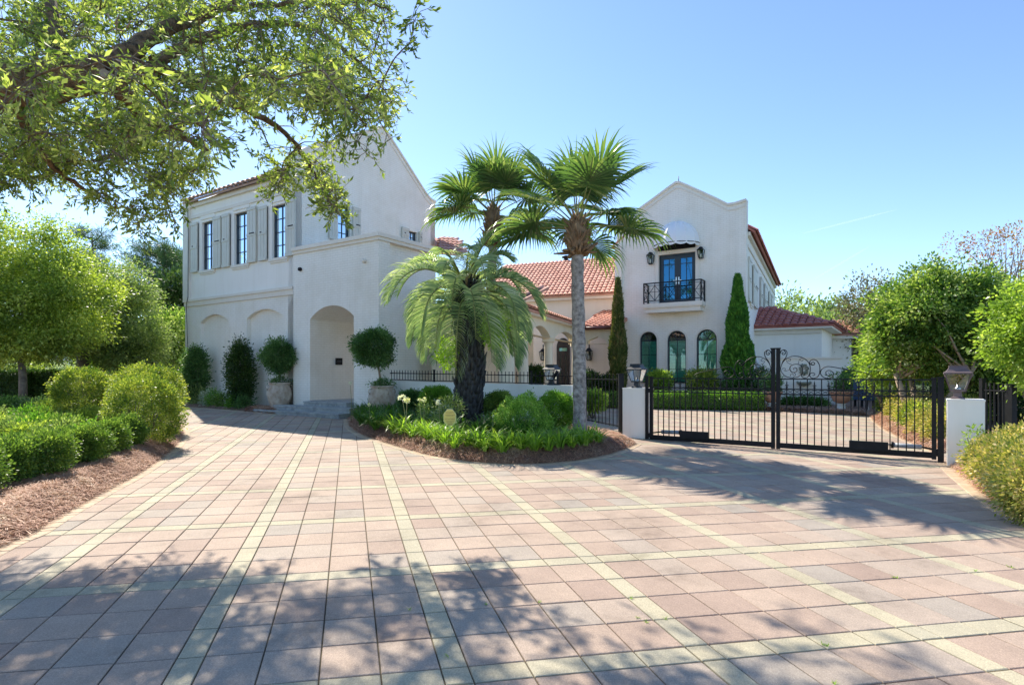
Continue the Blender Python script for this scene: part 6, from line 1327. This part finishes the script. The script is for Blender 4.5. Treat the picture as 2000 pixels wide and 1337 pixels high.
def smooth3(P, n):
    out = []; N = len(P)
    for i in range(N - 1):
        p0, p1, p2, p3 = P[max(i - 1, 0)], P[i], P[i + 1], P[min(i + 2, N - 1)]
        for k in range(n): t = k / n; out.append(.5 * (2 * p1 + (p2 - p0) * t + (2 * p0 - 5 * p1 + 4 * p2 - p3) * t * t + (3 * p1 - p0 - 3 * p2 + p3) * t ** 3))
    out.append(P[-1].copy()); return out
oS, topS = sabal('tallest cabbage palm with a grey ringed trunk, right of the feather palm', 1132, 12.0, [(1133, 862), (1132, 760), (1130, 640), (1128, 520), (1128, 428)], 1.64, 2, 19, .72, .155)
p_ = topS + Vector((.2, -.12, -.3)); P, D = blob_pts(p_, (.16, .12, .16), 14, 12, .05, 77, .3); foliage_obj('crown_vine', P, D, .05, .7, 'vine', oS)
sabal('cabbage palm standing farther back, its trunk hidden by the feather palm', 960, 14.6, [(925, 838), (935, 700), (952, 600), (961, 520), (963, 405)], 1.55, 5, 17, .95, .13)
def feather_frond(root, base, az, el, L, g, mat='butia', droop=1.0, npair=52):
    base = np.array(base, float); up = np.array([0, 0, 1.]); d = np.array([math.cos(az) * math.cos(el), math.sin(az) * math.cos(el), math.sin(el)]); pts = [base]; p = base.copy(); ds = [d]; K = 26
    hz = np.array([math.cos(az), math.sin(az), 0])
    for k in range(K):
        f = k / K; d = vn(d - up * (.035 + .11 * f) * droop); p = p + d * L / K; pts.append(p.copy()); ds.append(d)
    m = MB(); m.tube([Vector(q) for q in pts], [.026 * (1 - k / (K + 1)) + .004 for k in range(K + 1)], 5); m.build('midrib', M['petiole'], root)
    V = []; F = []; side = vn(np.cross(hz, up)); tw = g.uniform(-.35, .35)
    for i in range(npair):
        f = .20 + .80 * (i + .5) / npair; x = f * K; k = int(min(x, K - 1)); q0 = pts[k] + (pts[k + 1] - pts[k]) * (x - k); dd = ds[k]; nn = vn(np.cross(side, dd)); l = L * (.30 * math.sin(PI * min(.97, .18 + .80 * f)) ** .6 + .03) * g.uniform(.92, 1.06)
        for s in (-1, 1):
            sd = vn(side * s * math.cos(tw * s) + nn * (.62 + tw) + dd * (.55 + .35 * f)); q = q0.copy(); P = [q.copy()]; v = sd.copy(); ns = 4
            for j in range(ns): v = vn(v - up * (.10 + .16 * j) * g.uniform(.5, 1.5)); q = q + v * l / ns; P.append(q.copy())
            sw = vn(np.cross(sd, nn * .6 + dd)); strip(V, F, P, [.016, .026, .024, .015, .001], [sw] * 5)
    link_mesh('feather', np_mesh('feather', V, F), M[mat], root, True)
Yb = 13.6; ax = [at(px, py, Yb) for px, py in ((914, 850), (914, 800), (918, 730), (916, 660), (910, 590), (908, 560))]; ax[0].z = gz(Yb) - .05
ob = empty('feather_palm', (ax[0].x, Yb, gz(Yb)), 'feather palm with thick dark ragged trunk and arching silvery fronds in the island bed', 'palm tree'); g_ = random.Random(5)
P = smooth3(ax, 6); m = MB(); n = len(P); m.tube(P, [.33 - .05 * min(1, i / 8) - .02 * (i / n) for i in range(n)], 18, wob=.06); m.build('trunk', M['darkboot'], ob)
m = MB(); H0 = P[0].z; H1 = P[-1].z
for r in range(34):
    z = H0 + (H1 - H0) * (r + .5) / 33; c = min(P, key=lambda q: abs(q.z - z)); f = r / 33; rad = .27 - .03 * f
    for k in range(11):
        a = 2 * PI * (k + .5 * (r % 2)) / 11 + g_.uniform(-.2, .2); d = Vector((math.cos(a), math.sin(a), 0)); l = g_.uniform(.12, .26) * (1 + f * .9); s = Vector((c.x, c.y, z)) + d * rad; e = s + d * l * g_.uniform(.18, .5) + Vector((0, 0, l * g_.uniform(.7, 1))); m.tube([s, s.lerp(e, .5) + d * .015, e], [.05, .034, .008], 4)
m.build('leaf_boots', M['darkboot'], ob); top = P[-1]
nf = 38
for k in range(nf):
    f = (k + .5) / nf; el = R(78 - 92 * f ** .9) + g_.uniform(-.08, .08); az = k * 2.39996 + g_.uniform(-.2, .2); feather_frond(ob, top + Vector((math.cos(az) * .10, math.sin(az) * .10, -.30 * f)), az, el, 2.05 * g_.uniform(.82, 1.1) * (1.0 if f > .2 else .8), g_, droop=1.0 + .75 * f, npair=44)
for k in range(8): az = g_.uniform(0, 6.28); s = top + Vector((math.cos(az) * .2, math.sin(az) * .2, -.3)); q = MB(); q.tube([s, s + Vector((math.cos(az) * .2, math.sin(az) * .2, .5))], [.04, .02], 5); q.build('cut_stub', M['boot'], ob)
S('trunk_vine', 'yellow-green leafy climber on the right side of the feather palm trunk', 'climber', at(965, 640, 13.3), (.18, .16, .36), 'vine', 42, 24, .08, .09, .5, None, stem=False, seed=71)
S('trunk_vine', 'yellow-green leafy climber hanging left of the feather palm trunk', 'climber', at(872, 690, 13.4), (.12, .12, .32), 'vine', 26, 22, .07, .09, .5, None, stem=False, seed=72)
# ------------------------------------------------------------------ the live oak overhead
oak = empty('live_oak', (-8.2, 6.3, gz(6.3)), 'huge live oak spreading its leafy limbs over the top left of the photo', 'tree')
g = random.Random(21)
limb = {}
limb['a'] = [Vector((-8.2, 6.3, 0)), Vector((-8.1, 6.3, 1.6)), Vector((-7.4, 6.1, 3.3)), Vector(at(-60, 190, 5.9)), Vector(at(60, 168, 5.9)), Vector(at(210, 140, 6.1))]
limb['b'] = [Vector(at(205, 142, 6.1)), Vector(at(262, 96, 6.5)), Vector(at(330, 55, 7.0)), Vector(at(430, 15, 7.6)), Vector(at(560, -60, 8.4))]
limb['c'] = [Vector(at(208, 145, 6.1)), Vector(at(250, 190, 6.4)), Vector(at(300, 245, 6.9)), Vector(at(360, 270, 7.4)), Vector(at(408, 296, 7.8))]
limb['d'] = [Vector(at(215, 130, 6.1)), Vector(at(310, 135, 6.6)), Vector(at(400, 175, 7.2)), Vector(at(480, 215, 7.7)), Vector(at(560, 262, 8.2)), Vector(at(608, 330, 8.3)), Vector(at(645, 400, 8.2))]
limb['e'] = [Vector(at(300, 120, 6.6)), Vector(at(440, 60, 7.4)), Vector(at(560, 45, 7.9)), Vector(at(650, 80, 8.0)), Vector(at(720, 140, 7.8)), Vector(at(765, 200, 7.6))]
limb['f'] = [Vector(at(110, 160, 6.0)), Vector(at(115, 90, 6.4)), Vector(at(100, 10, 6.8)), Vector(at(80, -80, 7.4))]
limb['g'] = [Vector(at(20, 175, 5.9)), Vector(at(60, 260, 6.6)), Vector(at(110, 330, 7.2)), Vector(at(180, 380, 7.6))]
limb['h'] = [Vector(at(-100, 190, 5.9)), Vector(at(-60, 300, 7.0)), Vector(at(-20, 380, 7.8))]
limb['i'] = [Vector(at(430, 20, 7.5)), Vector(at(560, 5, 7.8)), Vector(at(680, -10, 8.0)), Vector(at(760, 20, 8.0))]
rad = {'a': (.36, .17), 'b': (.12, .05), 'c': (.10, .03), 'd': (.085, .012), 'e': (.07, .010), 'f': (.10, .05), 'g': (.06, .02), 'h': (.06, .02), 'i': (.04, .01)}
nodes = []
for k, pts in limb.items():
    P = smooth3(pts, 7); n = len(P); r0, r1 = rad[k]
    for i in range(1, n - 1):
        if k != 'a' or i > n * .5: P[i] = P[i] + Vector((g.uniform(-1, 1), g.uniform(-1, 1), g.uniform(-1, 1))) * .02
    m = MB(); m.tube(P, [r0 + (r1 - r0) * (i / (n - 1)) ** .8 for i in range(n)], 12 if r0 > .1 else 8, wob=.10); m.build('trunk' if k == 'a' else 'limb', M['bark'], oak)
    nodes += [p for i, p in enumerate(P) if (k != 'a' or i > n * .62)]
m = MB(); c_ = at(207, 146, 5.85); m.tube([c_ + Vector((0, .1, 0)), c_ + Vector((.0, -.04, .0))], [.05, .042], 10); m.build('pruned_stub', M['tanbark'], oak)
m = MB()
for k in range(10): s = at(150 + g.uniform(-30, 100), 40 + g.uniform(-10, 90), 6.0); e = s + Vector((g.uniform(-.3, .35), g.uniform(-.1, .1), g.uniform(-.2, .15))); m.tube([s, s.lerp(e, .5) + Vector((0, 0, .04)), e], [.010, .007, .003], 4)
for k in range(16): s = g.choice(nodes); e = s + Vector((g.uniform(-.4, .5), g.uniform(-.3, .3), g.uniform(-.5, -.1))); m.tube([s, s.lerp(e, .5) + Vector((.03, 0, .05)), e], [.009, .006, .002], 4)
tag(m.build('bare_twigs', M['tanbark'], oak), kind='stuff')
def depth(px, py, Ys): b = (HZ - py) / F_PX; return max(4.3, min(10.6, (Ys + 1.521) / (1 - .922 * (b - .018))))
tips = []
def region(poly, n, ys0, ys1, sz=1.0):
    x0, x1 = min(p[0] for p in poly), max(p[0] for p in poly); y0, y1 = min(p[1] for p in poly), max(p[1] for p in poly); k = 0
    while k < n:
        x, y = g.uniform(x0, x1), g.uniform(y0, y1)
        if inpoly(x, y, poly): tips.append((x, y, depth(x, y, g.uniform(ys0, ys1)), sz)); k += 1
region([(-420, -420), (450, -420), (450, -20), (-420, -20)], 26, 1.8, 4.8, 1.1)
region([(450, -200), (740, -200), (735, -20), (450, -20)], 16, .6, 2.4)
region([(-380, -50), (-10, -50), (-10, 380), (-380, 420)], 24, 1.2, 4.4, 1.2)
region([(-20, -40), (340, -40), (400, 60), (300, 110), (-20, 90)], 96, 1.4, 4.0)
region([(-20, 60), (260, 60), (330, 200), (200, 230), (-20, 210)], 44, 2.7, 4.4)
region([(-20, 80), (140, 90), (260, 110), (300, 180), (120, 190), (-20, 200)], 16, .7, 1.8, .8)
region([(280, 120), (420, 130), (460, 300), (330, 270)], 14, 1.0, 2.4, .8)
region([(330, -40), (720, -40), (722, 90), (640, 150), (470, 120), (330, 140)], 70, 1.0, 2.9)
region([(-20, 190), (190, 190), (300, 240), (260, 330), (120, 300), (-20, 330)], 62, 2.2, 4.6)
region([(180, 130), (440, 110), (560, 160), (520, 215), (330, 215), (200, 180)], 60, 2.0, 4.6)
region([(490, 120), (700, 110), (728, 190), (670, 240), (590, 230), (520, 190)], 38, 1.0, 3.2, .9)
region([(180, 240), (300, 220), (345, 300), (400, 335), (350, 385), (250, 350), (170, 320)], 40, 3.0, 4.9)
region([(-20, 300), (110, 290), (175, 335), (120, 350), (-20, 370)], 30, 3.4, 4.9)
for x, y, n in ((655, 415, 4), (642, 392, 4), (628, 360, 4), (618, 325, 4), (604, 345, 2), (590, 290, 3), (575, 318, 2), (556, 352, 3), (540, 385, 2), (520, 360, 2), (540, 330, 2), (505, 300, 2), (470, 285, 1), (430, 255, 1), (398, 300, 3), (380, 345, 3), (350, 370, 4), (335, 415, 3), (345, 432, 1), (300, 385, 2), (282, 420, 3), (270, 445, 2), (245, 415, 3), (215, 380, 3), (190, 375, 2), (160, 380, 2), (700, 205, 2), (748, 160, 2), (762, 192, 3), (775, 204, 1), (742, 232, 2), (752, 262, 1), (700, 268, 1), (712, 292, 1), (690, 240, 2), (668, 262, 2), (650, 285, 2), (735, 95, 3), (752, 52, 3), (758, 8, 2), (745, 125, 2), (712, 60, 2)):
    for k in range(n): tips.append((x + g.uniform(-12, 12), y + g.uniform(-12, 12), depth(x, y, g.uniform(3.6, 4.9) if x < 660 else g.uniform(1.5, 4)), .62))
for x, y in ((808, 30), (822, 22), (806, 55), (812, 78)): tips.append((x, y, 6.8, .4))
Ps, Ds, tw, br = [], [], MB(), MB(); hubs = list(nodes)
arr = np.array([p[:] for p in hubs])
tips.sort(key=lambda t: min((at(t[0], t[1], t[2]) - q).length for q in nodes[::4]))
for (x, y, Y, sz) in tips:
    e = at(x, y, Y); dd = np.linalg.norm(arr - np.array(e[:]), axis=1) + 1.2 * np.maximum(0, e.z + .1 - arr[:, 2]) * 0; i = int(np.argmin(np.where(dd > .25, dd, 9))); s = Vector(arr[i]); L = (e - s).length
    mid = s.lerp(e, .5) + Vector((g.uniform(-.08, .08), g.uniform(-.08, .08), .10 * L)); r0 = min(.022, .005 + .010 * L)
    seg = smooth3([s, mid, e], 4); br.tube(seg, [r0 * (1 - .75 * k / (len(seg) - 1)) for k in range(len(seg))], 5, cap=False)
    arr = np.vstack([arr, [p[:] for p in seg[3:7]]])
    nt = int(9 * sz * (1 if x > 0 else .8)) + 3
    for q in range(nt):
        b = seg[g.randrange(3, len(seg))]; d = Vector((g.uniform(-1, 1), g.uniform(-1, 1), g.uniform(-.95, .55))).normalized() * g.uniform(.15, .42) * sz ** .5; t1 = b + d * .5 + Vector((0, 0, .02)); t2 = b + d + Vector((0, 0, -.04)); tw.tube([b, t1, t2], [.0045, .0035, .002], 3, cap=False, smooth=False)
        nl = g.randrange(8, 14)
        for l in range(nl):
            f = .35 + .65 * (l / nl) ** .7; pp = (b.lerp(t1, f * 2) if f < .5 else t1.lerp(t2, f * 2 - 1)); Ps.append(pp[:]); dv = d.normalized() * (.5 + f * .4); Ds.append((dv.x + g.gauss(0, .55), dv.y + g.gauss(0, .55), dv.z + g.gauss(0, .5)))
tag(br.build('branches', M['bark'], oak), kind='stuff'); tag(tw.build('twigs', M['greybark'], oak), kind='stuff')
print('oak leaves', len(Ps)); foliage_obj('foliage', np.array(Ps), np.array(Ds), .069, .34, 'oakleaf', oak, jit=.45)
# weeds and leaves on the paving
wm = []
for i in range(3):
    V, F = blades(9, .055, .006, .04, random.Random(i), rise=(.3, 1.2), segs=3); me = np_mesh('weed_tuft', V, F); me.materials.append(M['lily']); wm.append(me)
for k, (px, py) in enumerate(((1245, 1205), (1262, 1215), (1606, 1257), (1615, 1262), (1745, 1127), (1752, 1128), (1968, 1105), (1976, 1108), (800, 1190), (1905, 1115), (950, 1180), (1630, 1335), (875, 1280), (1232, 1168), (1300, 1208), (1052, 1176))):
    p = G(px, py); o = bpy.data.objects.new('weed_tuft', wm[k % 3]); COL.objects.link(o); o.location = p; o.rotation_euler = (0, 0, k); o.scale = (.55, .55, .45); tag(o, 'tiny green weed tuft growing in a joint of the paving', 'weed', 'weeds in the paving joints')
print('OBJECTS', len(bpy.data.objects))
